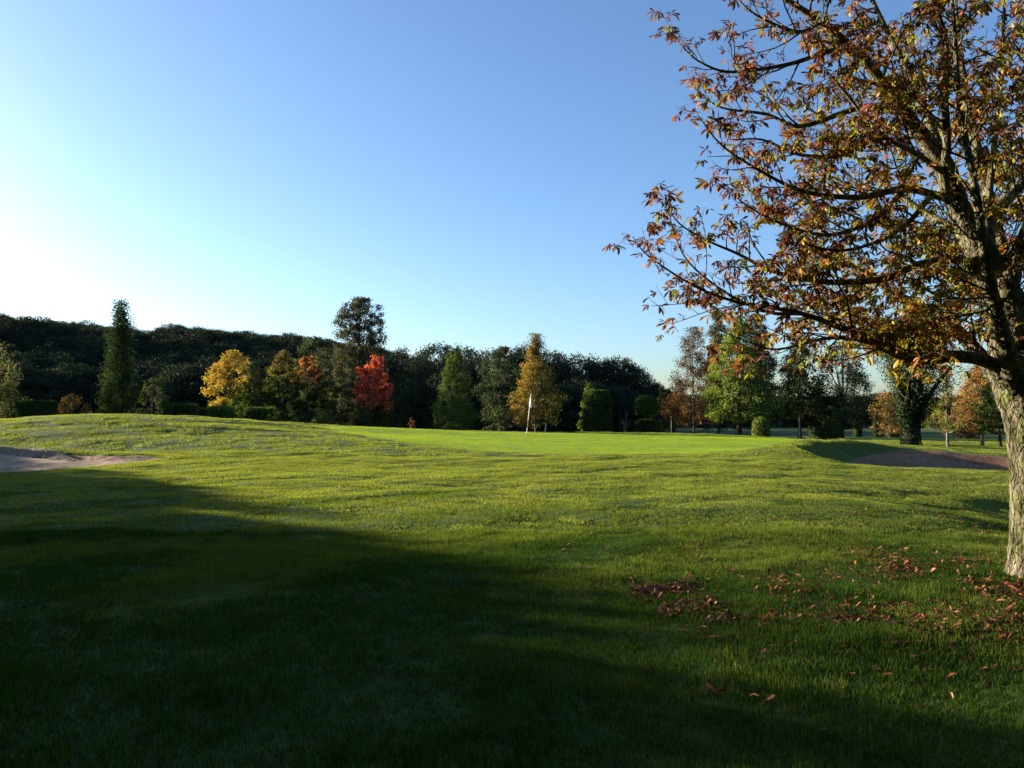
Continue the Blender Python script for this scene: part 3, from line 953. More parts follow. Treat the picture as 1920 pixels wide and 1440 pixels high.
# ------------------------------------------------------------------ clipped topiary and hedges
def sdf_surface_points(shape, n, r):
    """shape: 'box' (hx,hy,h) or 'cyl' (rad,h) or 'dome'"""
    kind, a, b, h = shape
    if kind == 'box':
        areas = np.array([2 * b * h, 2 * b * h, 2 * a * h, 2 * a * h, 4 * a * b])
        k = r.choice(5, n, p=areas / areas.sum())
        u, v = r.uniform(-1, 1, n), r.uniform(-1, 1, n)
        x = np.where(k == 0, a, np.where(k == 1, -a, u * a))
        y = np.where(k == 2, b, np.where(k == 3, -b, np.where(k < 2, u * b, v * b)))
        z = np.where(k == 4, h, (v * .5 + .5) * h)
        # rounded top edges
        e = np.maximum(np.abs(x) / a, np.abs(y) / b)
        z = z - np.where(k == 4, .12 * h * sstep(.75, 1, e), 0)
        return np.stack([x, y, z], -1)
    t = r.uniform(0, 1, n)
    th = r.uniform(0, 6.283, n)
    v = t
    if kind == 'cyl':
        side = r.uniform(size=n) < (2 * a * h) / (2 * a * h + a * a)
        rad = np.where(side, a, a * np.sqrt(r.uniform(size=n)))
        z = np.where(side, v * h, h)
        rad = np.where(side, rad * (1 - .22 * sstep(.78, 1, v)) * (.95 + .05 * sstep(0, .1, v)), rad * .78)
        z = z - np.where(~side, .05 * h * sstep(.5, 1, rad / a), 0)
    else:   # rounded head, flat bottom
        z = v * h
        rad = a * np.interp(v, [0, .08, .5, .75, .9, 1], [.8, .97, 1, .9, .66, .0])
    return np.stack([rad * np.cos(th), rad * np.sin(th) * b / a, z], -1)

def core(mb, shape, zb, shrink, c):
    kind, a, b, h = shape
    a, b = a - shrink, b - shrink
    m = 20
    th = np.arange(m) / m * 2 * math.pi
    if kind == 'box':
        ct, st_ = np.cos(th), np.sin(th)
        pw = 1 / np.maximum(np.abs(ct), np.abs(st_))
        ux, uy = ct * pw, st_ * pw
    else:
        ux, uy = np.cos(th), np.sin(th)
    vs_ = [0, .1, .5, .8, .93, .97]
    sc_ = {'box': [1, 1, 1, 1, .97, .3], 'cyl': [.95, 1, 1, .97, .8, .3], 'dome': [.75, .95, 1, .85, .6, .15]}[kind]
    V = []
    for v, s in zip(vs_, sc_):
        V.append(np.stack([ux * a * s, uy * b * s, np.full(m, zb + v * (h - shrink))], -1))
    V = np.concatenate(V)
    i0 = (np.arange(len(vs_) - 1)[:, None] * m + np.arange(m)[None])
    i1 = (np.arange(len(vs_) - 1)[:, None] * m + (np.arange(m)[None] + 1) % m)
    mb.add(V, np.stack([i0, i1, i1 + m, i0 + m], -1).reshape(-1, 4), c)

def topiary(name, px, Yd, tiers, label, cat, pal, leaf=.1, group=None, stem=None, dens=560, wid=None):
    c = at(px, 800, Yd)
    z0 = ground(c[0], Yd)
    root = empty(name, (c[0], Yd, z0), label, cat, group)
    r = np.random.default_rng(int(px))
    s = Yd / F
    if stem:
        sb = MB()
        tube(sb, np.array([(0, 0, -.05), (0, 0, stem / 2), (0, 0, stem)]), .07, 7)
        sb.build('trunk', M_BARK_FAR, root, True)
    for kind, w, ytop, ybot, nm in tiers:
        zt = at(px, ytop, Yd)[2] - z0
        zb = 0 if ybot is None else at(px, ybot, Yd)[2] - z0
        h = zt - zb
        a = w / 2 * s
        shape = (kind, a, a if kind != 'box' else min(a, .7), h)
        mb = MB()
        core(mb, shape, zb, .07, C(.012, .02, .008))
        n = int(dens * (2 * math.pi * a * h + math.pi * a * a) / (leaf / .1) ** 2)
        P = sdf_surface_points(shape, n, r)
        P[:, 2] += zb
        P += r.normal(size=P.shape) * .035
        cl = pal(P[:, 0] / a, P[:, 2] / zt, r) * np.exp(r.normal(size=(n, 1)) * .3)
        leaf_quads(mb, P, leaf, cl, r, .2, .7)
        mb.build(nm, M_LEAF, root)
    return root

HP = mixpal([(GRN * .9, 4), (YGR * .7, 2), (DGR, 2)])
HL = mixpal([(GRN * .9, 3), (DGR, 2), (YGR * .5, 1)])
HD = mixpal([(GRN * .55, 3), (DGR, 3)])
topiary('topiary_column', 1120, 56, [('cyl', 52, 733, None, 'foliage')], 'tall clipped green column right of the orange tree', 'topiary', HP, .11)
topiary('mushroom_topiary', 1211, 56, [('dome', 38, 741, 776, 'head'), ('cyl', 37, 788, None, 'base')], 'two tier clipped topiary with round head over a drum base', 'topiary', HP, .1, stem=1.6)
topiary('clipped_bush', 1427, 47, [('dome', 30, 783, None, 'foliage')], 'yellow green clipped egg shaped bush right of the maple trunk', 'bush', mixpal([(YGR, 4), (GRN, 3), (YEL * .7, 1)]), .1)
topiary('clipped_bush', 1557, 49, [('dome', 36, 782, None, 'foliage')], 'oval clipped bush at the foot of the sparse topped tree', 'bush', HP, .1)
for px, w, yt, Yd, lb_ in [(338, 50, 758, 58, 'longest of the clipped box hedges on the left skyline'),
                       (381, 28, 766, 60, 'smallest clipped hedge just right of the longest hedge'),
                       (414, 38, 763, 56, 'lumpy clipped hedge left of the yellow tree foot'),
                       (479, 34, 765, 60, 'dark square hedge right of the yellow tree foot')]:
    topiary('clipped_hedge', px, Yd, [('box', w, yt, None, 'foliage')], lb_, 'hedge', HP, .1, 'clipped hedges on the left skyline', wid=w)
topiary('clipped_hedge', 68, 60, [('box', 58, 752, None, 'foliage')], 'dark wide clipped hedge near the left edge', 'hedge', HD, .12, 'clipped hedges on the left skyline')
for px, w, lb_ in [(1530, 26, 'small dark clipped shrub left behind the oval clipped bush'), (1607, 16, 'dark clipped shrub on the far lawn, leftmost of three left of the ivy trunk'),
                   (1646, 18, 'dark clipped shrub on the far lawn, middle of three left of the ivy trunk'), (1680, 18, 'dark clipped shrub on the far lawn, closest to the ivy trunk')]:
    topiary('far_topiary', px, 82, [('cyl', w, 787, None, 'foliage')], lb_, 'shrub', HD, .16, 'dark clipped shrubs on the far lawn', dens=300)

# ------------------------------------------------------------------ woods
def wood_proto(name, seed, prof, ncl, per, leaf, pal, wid=.5):
    r = np.random.default_rng(seed)
    hs = np.array([q[0] for q in prof])
    rr = np.array([q[1] for q in prof])
    t = np.linspace(0, 1, 300)
    dens = np.interp(t, hs, rr) + .05
    cdf = np.cumsum(dens) / dens.sum()
    v = np.interp(r.uniform(0, 1, ncl), cdf, t)
    th = r.uniform(0, 6.283, ncl)
    rad = np.interp(v, hs, rr) * wid * r.uniform(.6, 1.0, ncl)
    Cc = np.stack([np.cos(th) * rad, np.sin(th) * rad, v * .96], -1)
    ci = np.repeat(np.arange(ncl), per)
    P = Cc[ci] + r.normal(size=(len(ci), 3)) * np.array([.055, .055, .032])
    P[:, 2] = np.maximum(P[:, 2], .0)
    cl = pal(P[:, 0], P[:, 2], r) * np.exp(r.normal(size=(ncl, 1)) * .25)[ci] * np.exp(r.normal(size=(len(ci), 1)) * .2)
    mb = MB()
    leaf_quads(mb, P, leaf, cl, r, .2, .7)
    # dark wood inside
    for i in range(8):
        e = Cc[r.integers(ncl)]
        tube(mb, np.array([(0, 0, e[2] * .4), e * .6 + np.array([0, 0, .1]) * e[2], e]), [.02, .012, .004], 3, C(.03, .025, .02))
    tube(mb, np.array([(0, 0, -.02), (0, 0, .4), (0, 0, .85)]), [.03, .022, .008], 5, C(.03, .025, .02))
    return mb.build(name, M_DARK, None, link=False)

WP = [(0, .55), (.15, .85), (.4, 1), (.65, .95), (.85, .65), (1, .25)]
wp = mixpal([(C(.016, .030, .014), 5), (C(.020, .034, .012), 3), (BRN * .18, 1)])
wp2 = mixpal([(C(.013, .024, .013), 5), (BRN * .18, 1)])
protos = proto_collection('wood_crowns', [wood_proto('wood_crown%d' % i, 500 + i, WP, 130, 64, .027, wp if i % 2 else wp2, .42 + .06 * (i % 3)) for i in range(6)])
P, S, Ro, I = [], [], [], []
for d in np.arange(150, 300, 7.0):
    w = d * 1.15
    xs = np.arange(-w, w, 5.2)
    for x in xs:
        x = x + rs.uniform(-2.5, 2.5)
        y = math.sqrt(max(d * d - x * x * .3, 100)) + rs.uniform(-2.5, 2.5)
        px = 960 + F * x / y
        sk = np.interp(px, SKYL[:, 0], SKYL[:, 1])
        zg = float(hill(np.array(x), np.array(y)))
        ztop = EYE + (775 - sk - rs.normal() * 4.5) / F * y
        h = ztop - zg
        if px > 1230:
            if d < 230: continue
            h = min(h, rs.uniform(7, 10))
        h = np.clip(h, 4, 12.5 * rs.uniform(.85, 1.1))
        P.append((x, y, zg - .3)); S.append((h * rs.uniform(.85, 1.15), h * rs.uniform(.85, 1.15), h)); Ro.append((0, 0, rs.uniform(0, 6.28))); I.append(rs.integers(6))
scatter('forest', P, Ro, S, I, protos, 'dark wooded ridge closing the view behind the golf course')

# nearer dark wood in the middle: tree by tree
wood_me = [wood_proto('wood_tree_mesh%d' % i, 600 + i, [(0, .8), (.2, .95), (.5, 1), (.75, .95), (.9, .75), (.97, .4), (1, .1)], 260, 70, .026, wp if i % 2 else wp2, .5).data for i in range(4)]
mid = [(752, 655, 120, 70), (790, 668, 112, 60), (822, 646, 128, 78), (866, 650, 120, 80), (905, 660, 112, 70), (948, 656, 124, 80), (985, 650, 116, 70), (1030, 658, 122, 80), (1076, 667, 114, 84),
       (1118, 670, 120, 84), (1156, 672, 112, 80), (1188, 690, 118, 64), (1212, 712, 112, 40), (715, 662, 125, 70), (690, 690, 108, 70), (840, 700, 104, 80), (1000, 715, 104, 90), (1090, 712, 104, 90), (1160, 726, 104, 80),
       (760, 712, 106, 70), (920, 712, 104, 80)]
LM = ['tall dark wood tree just right of the grey poplar', 'dark wood tree in the dip of the treeline right of the red maple', 'highest dark wood tree behind the birch, on its left', 'dark wood tree straight behind the birch',
      'dark wood tree behind the gap right of the birch', 'dark wood tree behind the grey green tree', 'dark wood tree left behind the bare topped orange tree', 'dark wood tree right behind the orange tree', 'dark wood tree rising above the topiary column, on its left',
      'dark wood tree straight above the topiary column', 'dark wood tree between the topiary column and the mushroom topiary', 'last tall dark tree where the wood slopes down at the right', 'low rounded dark tree ending the middle wood', 'dark wood tree straight behind the red maple',
      'dark undergrowth tree between poplar and red maple', 'low dark tree filling the foot of the wood left of the birch', 'low dark tree filling the foot of the wood behind the flag', 'low dark tree filling the foot of the wood left of the topiary column', 'low dark tree filling the foot of the wood behind the leafless sapling',
      'low dark tree right of the scarlet maple foot', 'low dark tree between birch and orange tree']
LR = ['small dark tree right behind the mushroom topiary', 'low far tree left behind the orange birch', 'low far tree behind the green maple, on its left', 'low far tree behind the green maple, on its right', 'low far tree behind the white stake tree',
      'low far tree left of the sparse topped tree', 'low far tree right of the sparse topped tree', 'low far tree just left of the ivy trunk', 'low far tree just right of the ivy trunk', 'low far tree behind the rusty red tree', 'low far tree left of the chestnut trunk', 'low far tree hidden by the chestnut trunk']
mid += [(1236, 728, 130, 46), (1290, 742, 140, 60), (1340, 745, 140, 60), (1400, 745, 140, 70), (1470, 748, 140, 70), (1530, 745, 145, 70), (1600, 742, 145, 70), (1656, 738, 140, 70), (1730, 748, 145, 80), (1800, 750, 145, 80), (1870, 748, 145, 80), (1950, 748, 145, 80)]
for i, (px, top, Yd, w) in enumerate(mid):
    p = at(px, top, Yd)
    z0 = ground(p[0], Yd)
    H = p[2] - z0 + .5
    o = bpy.data.objects.new('wood_tree', wood_me[i % 4])
    col.objects.link(o)
    o.location = (p[0], Yd, z0 - .2)
    wd = w / F * Yd * 1.3
    o.scale = (wd, wd, H)
    o.rotation_euler = (0, 0, rs.uniform(0, 6.28))
    if px < 1230:
        tag(o, LM[i], 'tree', 'dark trees of the wood behind the green')
    else:
        tag(o, LR[i - len(LM)], 'tree', 'low trees along the far lawn')

# trees off to the left: their shadow lies over the foreground
SH = [(-19.5, 25.2, 36), (-16.5, 22.5, 36), (-15.2, 21, 37), (-13.8, 19.6, 36), (-12.5, 18.4, 37), (-11.2, 17.2, 35), (-9, 14.9, 36), (-7.9, 13.9, 37), (-6.8, 13.0, 35), (-5.8, 12.2, 37), (-4.9, 11.4, 36), (-3.2, 9.9, 35), (-1.6, 8.6, 36), (-.4, 7.3, 35), (.6, 5.9, 35), (1.6, 4.9, 35), (2.6, 3.9, 35), (3.8, 2.4, 35),
      (4.8, -.5, 35), (4.5, -5, 35)]
sh_me = [wood_proto('side_tree_mesh%d' % i, 700 + i, [(0, .95), (.3, 1), (.6, 1), (.85, 1), (.95, .9), (1, .7)], 240, 40, .045, mixpal([(GRN * .7, 2), (DGR, 2)]), .5).data for i in range(3)]
k = 0
hd = np.array([math.sin(SUN_AZ), math.cos(SUN_AZ)])
for row in range(4):
    for i, (x, y, t) in enumerate(SH):
        if row and i < 1: continue
        tt = t - row * 3.2 if row < 3 else t + 4
        off = {0: 0, 1: 1.6, 2: 3.2, 3: .5}[row]
        sh_ = float(np.interp(y, [3, 8, 13, 20], [1.9, 1.3, -.1, -.2]))
        bx, by = x + hd[0] * tt - (off + sh_) * .6, y + hd[1] * tt - off - sh_
        H = tt * math.tan(SUN_EL) * (1.0 if row else rs.uniform(1.0, 1.07)) - (0 if not row else .2 * row) + (0 if row == 0 else 0)
        z0 = ground(bx, by)
        o = bpy.data.objects.new('side_tree', sh_me[k % 3])
        col.objects.link(o)
        o.location = (bx, by, z0 - .3)
        w = rs.uniform(4.2, 5.4)
        o.scale = (w, w, H - z0 + .3)
        o.rotation_euler = (0, 0, rs.uniform(0, 6.28))
        tag(o, 'dense leafy tree outside the view at the left, shading the foreground', 'tree', 'trees out of view at the left')
        k += 1

for i, (x, y, h, w) in enumerate([(-14, 3.5, 10, 5), (-13, -.5, 11, 5), (-17, 7.5, 7, 5), (-20, -4, 10, 7), (-15, -6, 15, 8), (-9, -7.5, 18, 9), (-2, -7.5, 19, 9), (5, -7.5, 18, 9), (12, -6, 15, 8), (15, 0, 11, 6), (-25, 3, 8, 6), (-12, -14, 22, 11), (2, -14, 22, 11), (14, -13, 20, 10)]):  # unseen trees added around the viewpoint to keep sky light off the foreground
    z0 = ground(x, y)
    o = bpy.data.objects.new('sky_block_tree', sh_me[i % 3])
    col.objects.link(o)
    o.location = (x, y, z0 - .3)
    o.scale = (w, w, h)
    o.rotation_euler = (0, 0, i * 1.3)
    tag(o, 'tall dense tree added out of view to block sky light', 'tree', 'trees added out of view to block sky light')

# ------------------------------------------------------------------ flagstick
def flag():
    Yd = 39.0
    b = at(987, 815, Yd)
    z0 = ground(b[0], Yd)
    t = at(996, 737, Yd)
    root = empty('golf_flagstick', (b[0], Yd, z0), 'white flagstick with limp white flag standing in the putting green', 'flag')
    ax = np.array([t[0] - b[0], 0, t[2] - z0])
    segs = [(0, .05, .03, 'ring', (.03, .03, .03)), (.05, .19, .017, 'pole_band', (.75, .72, .62)), (.19, .37, .017, 'pole_band', (.03, .03, .035)), (.37, 1.0, .017, 'pole', (.75, .72, .66))]
    mats = {}
    for a, c, r_, nm, cc in segs:
        if cc not in mats:
            mats[cc] = plain('stick_paint', cc, .4)
        mb = MB()
        tube(mb, np.array([ax * a, ax * (a + c) / 2, ax * c]), r_, 8)
        mb.build(nm, mats[cc], root, True)
    # limp flag: folded cloth hanging from near the top
    nu, nv = 16, 18
    V = []
    for i in range(nv + 1):
        v = i / nv
        s = 1 - v * .30
        base = ax * (0.985 - v * .28)
        wdt = .03 + .15 * sstep(.15, .75, np.array(v)) * (1 - .25 * sstep(.85, 1, np.array(v)))
        for j in range(nu + 1):
            u = j / nu
            V.append((base[0] - .03 + wdt * u * (1 - .25 * u), .07 * math.sin(u * 11 + v * 2) * (.2 + v), base[2] - .10 * u * v - .02 * math.sin(u * 9)))
    q = [(i * (nu + 1) + j, i * (nu + 1) + j + 1, (i + 1) * (nu + 1) + j + 1, (i + 1) * (nu + 1) + j) for i in range(nv) for j in range(nu)]
    fo = mesh_obj('flag', V, np.array(q), plain('flag_cloth', (.8, .78, .74), .8), root, smooth=True)
    sm = fo.modifiers.new('thickness', 'SOLIDIFY'); sm.thickness = .004
    # hole cup
    cb = MB()
    m = 20
    th = np.arange(m) / m * 2 * math.pi
    rim = np.stack([.054 * np.cos(th), .054 * np.sin(th), np.full(m, .026)], -1)
    low = rim * [1, 1, 0] + [0, 0, -.06]
    a_ = np.arange(m)
    cb.add(np.concatenate([rim, low, rim * [1.12, 1.12, 1]]), np.concatenate([np.stack([a_, (a_ + 1) % m, (a_ + 1) % m + m, a_ + m], -1), np.stack([a_, a_ + 2 * m, (a_ + 1) % m + 2 * m, (a_ + 1) % m], -1)]))
    cb.build('cup', mats[(.75, .72, .62)], root)
flag()

# ------------------------------------------------------------------ horse chestnut in the right foreground
def chestnut():
    TY = 7.2
    b = at(1942, 1085, TY)
    z0 = ground(b[0], TY)
    org = np.array([b[0], TY, z0])
    root = empty('chestnut_tree', tuple(org), 'large horse chestnut with rusty autumn leaves in the right foreground', 'tree')
    r = np.random.default_rng(12)
    W = lambda px, py, Y: at(px, py, Y) - org
    pr = lambda rp, Y=TY: rp / F * Y
    # trunk, up to the fork, then the main stem
    tr = [(1946, 1104, 7.2, 72), (1945, 1080, 7.2, 53), (1943, 1035, 7.2, 45), (1942, 950, 7.2, 41), (1939, 860, 7.2, 40.5), (1931, 780, 7.2, 43), (1921, 735, 7.2, 48),
          (1908, 690, 7.2, 46), (1897, 640, 7.18, 38), (1890, 590, 7.15, 35), (1880, 550, 7.12, 31), (1858, 505, 7.1, 28), (1833, 460, 7.05, 24), (1801, 396, 7.0, 20), (1770, 309, 6.95, 17),
          (1735, 262, 6.9, 15), (1702, 222, 6.9, 14), (1647, 146, 6.85, 11), (1607, 99, 6.8, 9), (1536, 40, 6.75, 7), (1469, -5, 6.7, 5), (1400, -60, 6.6, 3)]
    B = {
        'low': [(1905, 735, 7.15, 25), (1880, 700, 7.1, 19), (1853, 679, 7.05, 13), (1800, 668, 7.0, 12), (1740, 672, 6.9, 12), (1694, 668, 6.85, 10.5), (1635, 641, 6.75, 8.5), (1575, 614, 6.65, 7), (1496, 586, 6.5, 5), (1382, 566, 6.35, 3.6), (1300, 535, 6.25, 2.6), (1215, 479, 6.15, 1.8), (1186, 443, 6.1, 1)],
        'thin': [(1640, 644, 6.75, 5), (1590, 634, 6.6, 4), (1540, 636, 6.5, 3.4), (1457, 655, 6.35, 2.2), (1400, 640, 6.3, 1.6), (1330, 610, 6.2, 1)],
        'low_split': [(1500, 588, 6.5, 4), (1440, 585, 6.6, 3.2), (1360, 548, 6.7, 2.6), (1290, 490, 6.7, 2), (1262, 430, 6.7, 1.4), (1250, 370, 6.7, 1)],
        'stem': [(1797, 400, 6.98, 10), (1772, 345, 6.85, 9), (1776, 260, 6.7, 8), (1770, 160, 6.6, 7), (1774, 79, 6.55, 6), (1752, 0, 6.5, 5), (1735, -110, 6.4, 3)],
        'right_up': [(1866, 520, 7.15, 22), (1848, 450, 7.3, 16), (1860, 405, 7.4, 13), (1893, 368, 7.5, 12), (1935, 318, 7.6, 11), (1990, 200, 7.7, 9), (2030, 60, 7.8, 6), (2040, -80, 7.9, 3)],
        'd': [(1806, 405, 7.0, 10), (1780, 375, 6.9, 9), (1746, 364, 6.8, 8), (1695, 354, 6.7, 7), (1607, 370, 6.5, 6), (1505, 358, 6.3, 4.5), (1413, 313, 6.15, 3.2), (1350, 269, 6.05, 2.2), (1308, 215, 6.0, 1.2)],
        'e': [(1830, 510, 7.1, 12), (1808, 490, 7.05, 10), (1782, 485, 7.0, 9), (1714, 499, 6.9, 8), (1655, 523, 6.8, 7), (1556, 529, 6.7, 6), (1457, 511, 6.55, 4.5), (1382, 475, 6.45, 3.2), (1318, 447, 6.4, 2.2), (1267, 412, 6.35, 1.6), (1246, 364, 6.3, 1)],
        'f': [(1705, 225, 6.9, 9), (1660, 200, 6.95, 7), (1600, 205, 7.1, 6), (1500, 237, 7.2, 4.5), (1437, 214, 7.3, 3.4), (1354, 202, 7.3, 2.2), (1308, 172, 7.3, 1.2)],
        'g': [(1610, 102, 6.8, 6), (1560, 95, 6.8, 5), (1480, 120, 6.75, 4.4), (1374, 135, 6.7, 3), (1318, 119, 6.65, 2.2), (1285, 92, 6.6, 1.6), (1258, 50, 6.6, 1)],
        'away_left': [(1906, 742, 7.3, 22), (1876, 712, 7.4, 16), (1833, 660, 7.5, 13), (1793, 618, 7.7, 12), (1754, 588, 7.9, 11), (1690, 560, 8.2, 9), (1620, 510, 8.5, 7), (1540, 470, 8.8, 5), (1450, 400, 9.1, 3), (1400, 350, 9.2, 1.5)],
        'right_main': [(1922, 745, 7.25, 30), (1935, 690, 7.3, 26), (1965, 610, 7.4, 24), (2010, 520, 7.5, 21), (2070, 400, 7.6, 17), (2140, 250, 7.7, 12), (2200, 80, 7.8, 8), (2240, -100, 7.9, 4)],
        'right_low': [(1940, 730, 7.1, 20), (1990, 660, 7.0, 16), (2080, 600, 6.9, 13), (2200, 540, 6.7, 9), (2340, 480, 6.5, 5), (2450, 400, 6.4, 2)],
        'inner_right': [(1884, 560, 7.0, 20), (1905, 490, 6.9, 15), (1935, 400, 6.8, 12), (1950, 260, 6.7, 9), (1930, 120, 6.6, 6), (1940, -60, 6.5, 3)],
        'towards': [(1900, 700, 7.0, 18), (1880, 620, 6.6, 13), (1850, 500, 6.3, 10), (1830, 360, 6.1, 8), (1800, 200, 6.0, 6), (1790, 50, 5.9, 4), (1780, -60, 5.9, 2)],
        'away': [(1915, 700, 7.4, 24), (1905, 600, 7.8, 18), (1880, 480, 8.2, 14), (1850, 350, 8.6, 11), (1820, 220, 8.9, 8), (1800, 90, 9.1, 5), (1790, -20, 9.2, 3)],
        'away_mid': [(1836, 466, 7.1, 12), (1790, 430, 7.6, 9), (1720, 390, 8.1, 7), (1640, 330, 8.5, 5), (1560, 250, 8.8, 3), (1500, 180, 9, 1.5)],
        'top': [(1772, 312, 7.0, 9), (1740, 220, 7.3, 8), (1690, 110, 7.6, 6), (1640, 10, 7.8, 5), (1600, -90, 7.9, 3)],
        'mid_left': [(1700, 224, 6.9, 8), (1650, 250, 6.7, 6), (1580, 290, 6.5, 5), (1500, 290, 6.3, 3.6), (1430, 262, 6.2, 2.4), (1370, 262, 6.1, 1.2)],
        'inner_mid': [(1695, 356, 6.7, 6), (1640, 410, 6.6, 5), (1560, 440, 6.5, 4), (1480, 425, 6.45, 3), (1400, 385, 6.4, 2), (1360, 345, 6.4, 1)],
        'top_left': [(1536, 42, 6.75, 5), (1500, 60, 6.6, 4), (1440, 40, 6.5, 3), (1395, 10, 6.5, 2), (1370, -30, 6.5, 1)],
        'far_low': [(1793, 618, 7.7, 7), (1740, 625, 7.9, 6), (1670, 610, 8.1, 5), (1600, 590, 8.3, 3.5), (1530, 560, 8.5, 2.4), (1470, 540, 8.6, 1.2)],
        'fill': [(1746, 366, 6.8, 6), (1700, 420, 6.5, 5), (1640, 455, 6.3, 4), (1570, 470, 6.15, 3), (1500, 455, 6.05, 2)],
        'up_in': [(1780, 330, 6.9, 7), (1720, 290, 6.5, 5), (1650, 250, 6.25, 4), (1590, 180, 6.1, 3), (1540, 120, 6.05, 1.5)],
        'vert_thin': [(1849, 430, 7.35, 8), (1858, 330, 7.3, 6.5), (1872, 200, 7.3, 5), (1880, 80, 7.3, 4), (1888, -70, 7.3, 2.5)],
        'side_back': [(2010, 520, 7.5, 12), (2000, 400, 8.0, 9), (1980, 260, 8.4, 7), (1960, 120, 8.7, 5), (1950, -20, 8.8, 2.5)],
    }
    paths = []
    tp = catmull([W(*q[:3]) for q in tr], 4)
    trr = catmull([[pr(q[3], q[2]), 0, 0] for q in tr], 4)[:, 0]
    mb = MB()
    cut = 4 * 14
    def flute(v, ang):
        s = 1 + .05 * np.sin(3 * ang + 1.2 + v * 2) + .035 * np.sin(5 * ang + 4 * v) + .03 * np.sin(8 * ang + 3)
        return s + max(0, .10 - v) * 2.2 * np.maximum(0, np.sin(2.5 * ang + .4))
    tube(mb, tp[:cut + 1], trr[:cut + 1], 28, flute=flute)
    # collar pieces of the limbs merge into the trunk mesh
    starts = {}
    for nme, q in B.items():
        Pp = catmull([W(*a[:3]) for a in q], 5)
        Rr = catmull([[pr(a[3], a[2]), 0, 0] for a in q], 5)[:, 0]
        Rr = np.maximum(Rr * np.linspace(1, .8, len(Rr)), .003)
        starts[nme] = (Pp, Rr)
        paths.append((Pp, Rr))
    collar = {'low': 8, 'away_left': 10, 'right_main': 14, 'right_low': 8, 'towards': 9, 'away': 9, 'right_up': 7, 'inner_right': 7, 'e': 4}
    for nme, k_ in collar.items():
        Pp, Rr = starts[nme]
        tube(mb, Pp[:k_ + 1], Rr[:k_ + 1], 14)
    # close ends so the remesh has solid volumes
    tk = mb
    allv = np.concatenate(tk.v)
    trunk = tk.build('trunk', M_BARK, root, True)
    import bmesh
    bm = bmesh.new()
    bm.from_mesh(trunk.data)
    bmesh.ops.holes_fill(bm, edges=[e for e in bm.edges if e.is_boundary], sides=0)
    bm.to_mesh(trunk.data)
    bm.free()
    rm = trunk.modifiers.new('remesh', 'REMESH')
    rm.mode = 'VOXEL'
    rm.voxel_size = .011
    rm.use_smooth_shade = True
    sm = trunk.modifiers.new('smooth', 'SMOOTH')
    sm.factor = .6
    sm.iterations = 10
    tex = bpy.data.textures.new('bark_relief', 'CLOUDS')
    tex.noise_scale = .05
    tex.noise_depth = 3
    dm = trunk.modifiers.new('relief', 'DISPLACE')
    dm.texture = tex
    dm.strength = .03
    dm.mid_level = .5
    dm.texture_coords = 'LOCAL'
    # upper stem and limbs as parts
    sb = MB()
    tube(sb, tp[cut - 2:], trr[cut - 2:], 10)
    sb.build('branch', M_BARK, root, True)
    paths.append((tp[cut - 8:], trr[cut - 8:]))
    for nme, (Pp, Rr) in starts.items():
        sb = MB()
        k_ = max(0, collar.get(nme, 0) - 2)
        tube(sb, Pp[k_:], Rr[k_:], 10, bump=.03, rng=r)
        sb.build('branch', M_BARK, root, True)
    # more limbs filling the inside of the crown
    main = [paths[i] for i in range(len(paths))]
    for i in range(34):
        tx, ty, tY = r.uniform(1500, 1960), r.uniform(-60, 640), r.uniform(5.9, 8.9)
        if i >= 24: tx, ty = r.uniform(1980, 2350), r.uniform(-200, 520)
        elif i % 2 == 0: tx, ty = r.uniform(1600, 1930), r.uniform(330, 640)
        e = W(tx, ty, tY)
        best = None
        for Pp, Rr in main:
            ok = Rr > .03
            if not ok.any(): continue
            dd_ = np.linalg.norm(Pp - e, axis=1) + (Pp[:, 2] > e[2] + .1) * 1.5 + (Pp[:, 0] < e[0]) * .5 + (~ok) * 9
            j = int(np.argmin(np.abs(dd_ - .9)))
            if best is None or abs(dd_[j] - .9) < best[0]: best = (abs(dd_[j] - .9), Pp[j], Rr[j])
        a = best[1]
        L_ = np.linalg.norm(e - a)
        mid_ = (a + e) / 2 + r.normal(size=3) * .08 * L_ + np.array([0, 0, -.08 * L_])
        Pp = catmull([a, a * .7 + mid_ * .3, mid_, mid_ * .4 + e * .6 + r.normal(size=3) * .04 * L_, e], 4)
        Rr = np.linspace(min(best[2] * .5, .02), .003, len(Pp))
        sb = MB(); tube(sb, Pp, Rr, 7)
        sb.build('branch', M_BARK, root, True)
        paths.append((Pp, Rr))
    # secondary branches and twigs
    tw = MB()
    nodes = []          # (point, direction)
    cen = W(1880, 480, 7.2)
    def twig(p, d, L, rad, depth):
        k_ = 5
        pts = [p]
        dd = d.copy()
        for i in range(k_):
            dd = dd + r.normal(size=3) * .13 + np.array([0, 0, .05 if depth == 1 else .09])
            dd /= np.linalg.norm(dd)
            pts.append(pts[-1] + dd * L / k_)
        pts = np.array(pts)
        tube(tw, pts, np.linspace(rad, rad * .4, k_ + 1), 5 if depth == 1 else 4)
        if depth == 1:
            m = max(2, int(L / .10))
            for i in range(m):
                t = (i + r.uniform(.2, .9)) / m
                q = pts[min(k_, int(t * k_) + 0)] * (1 - (t * k_) % 1) + pts[min(k_, int(t * k_) + 1)] * ((t * k_) % 1)
                if t > .2:
                    ax_ = np.cross(dd, r.normal(size=3)); ax_ /= np.linalg.norm(ax_)
                    d2 = dd * .7 + ax_ * .8
                    d2 /= np.linalg.norm(d2)
                    twig(q, d2, L * r.uniform(.25, .5) * (1.1 - .5 * t), rad * .5, 2)
            nodes.append((pts[-1], dd, 1))
        else:
            nodes.append((pts[-1], dd, 1))
            if r.uniform() < .75:
                nodes.append((pts[3], dd, 0))
            if r.uniform() < .35:
                nodes.append((pts[2], dd, 0))
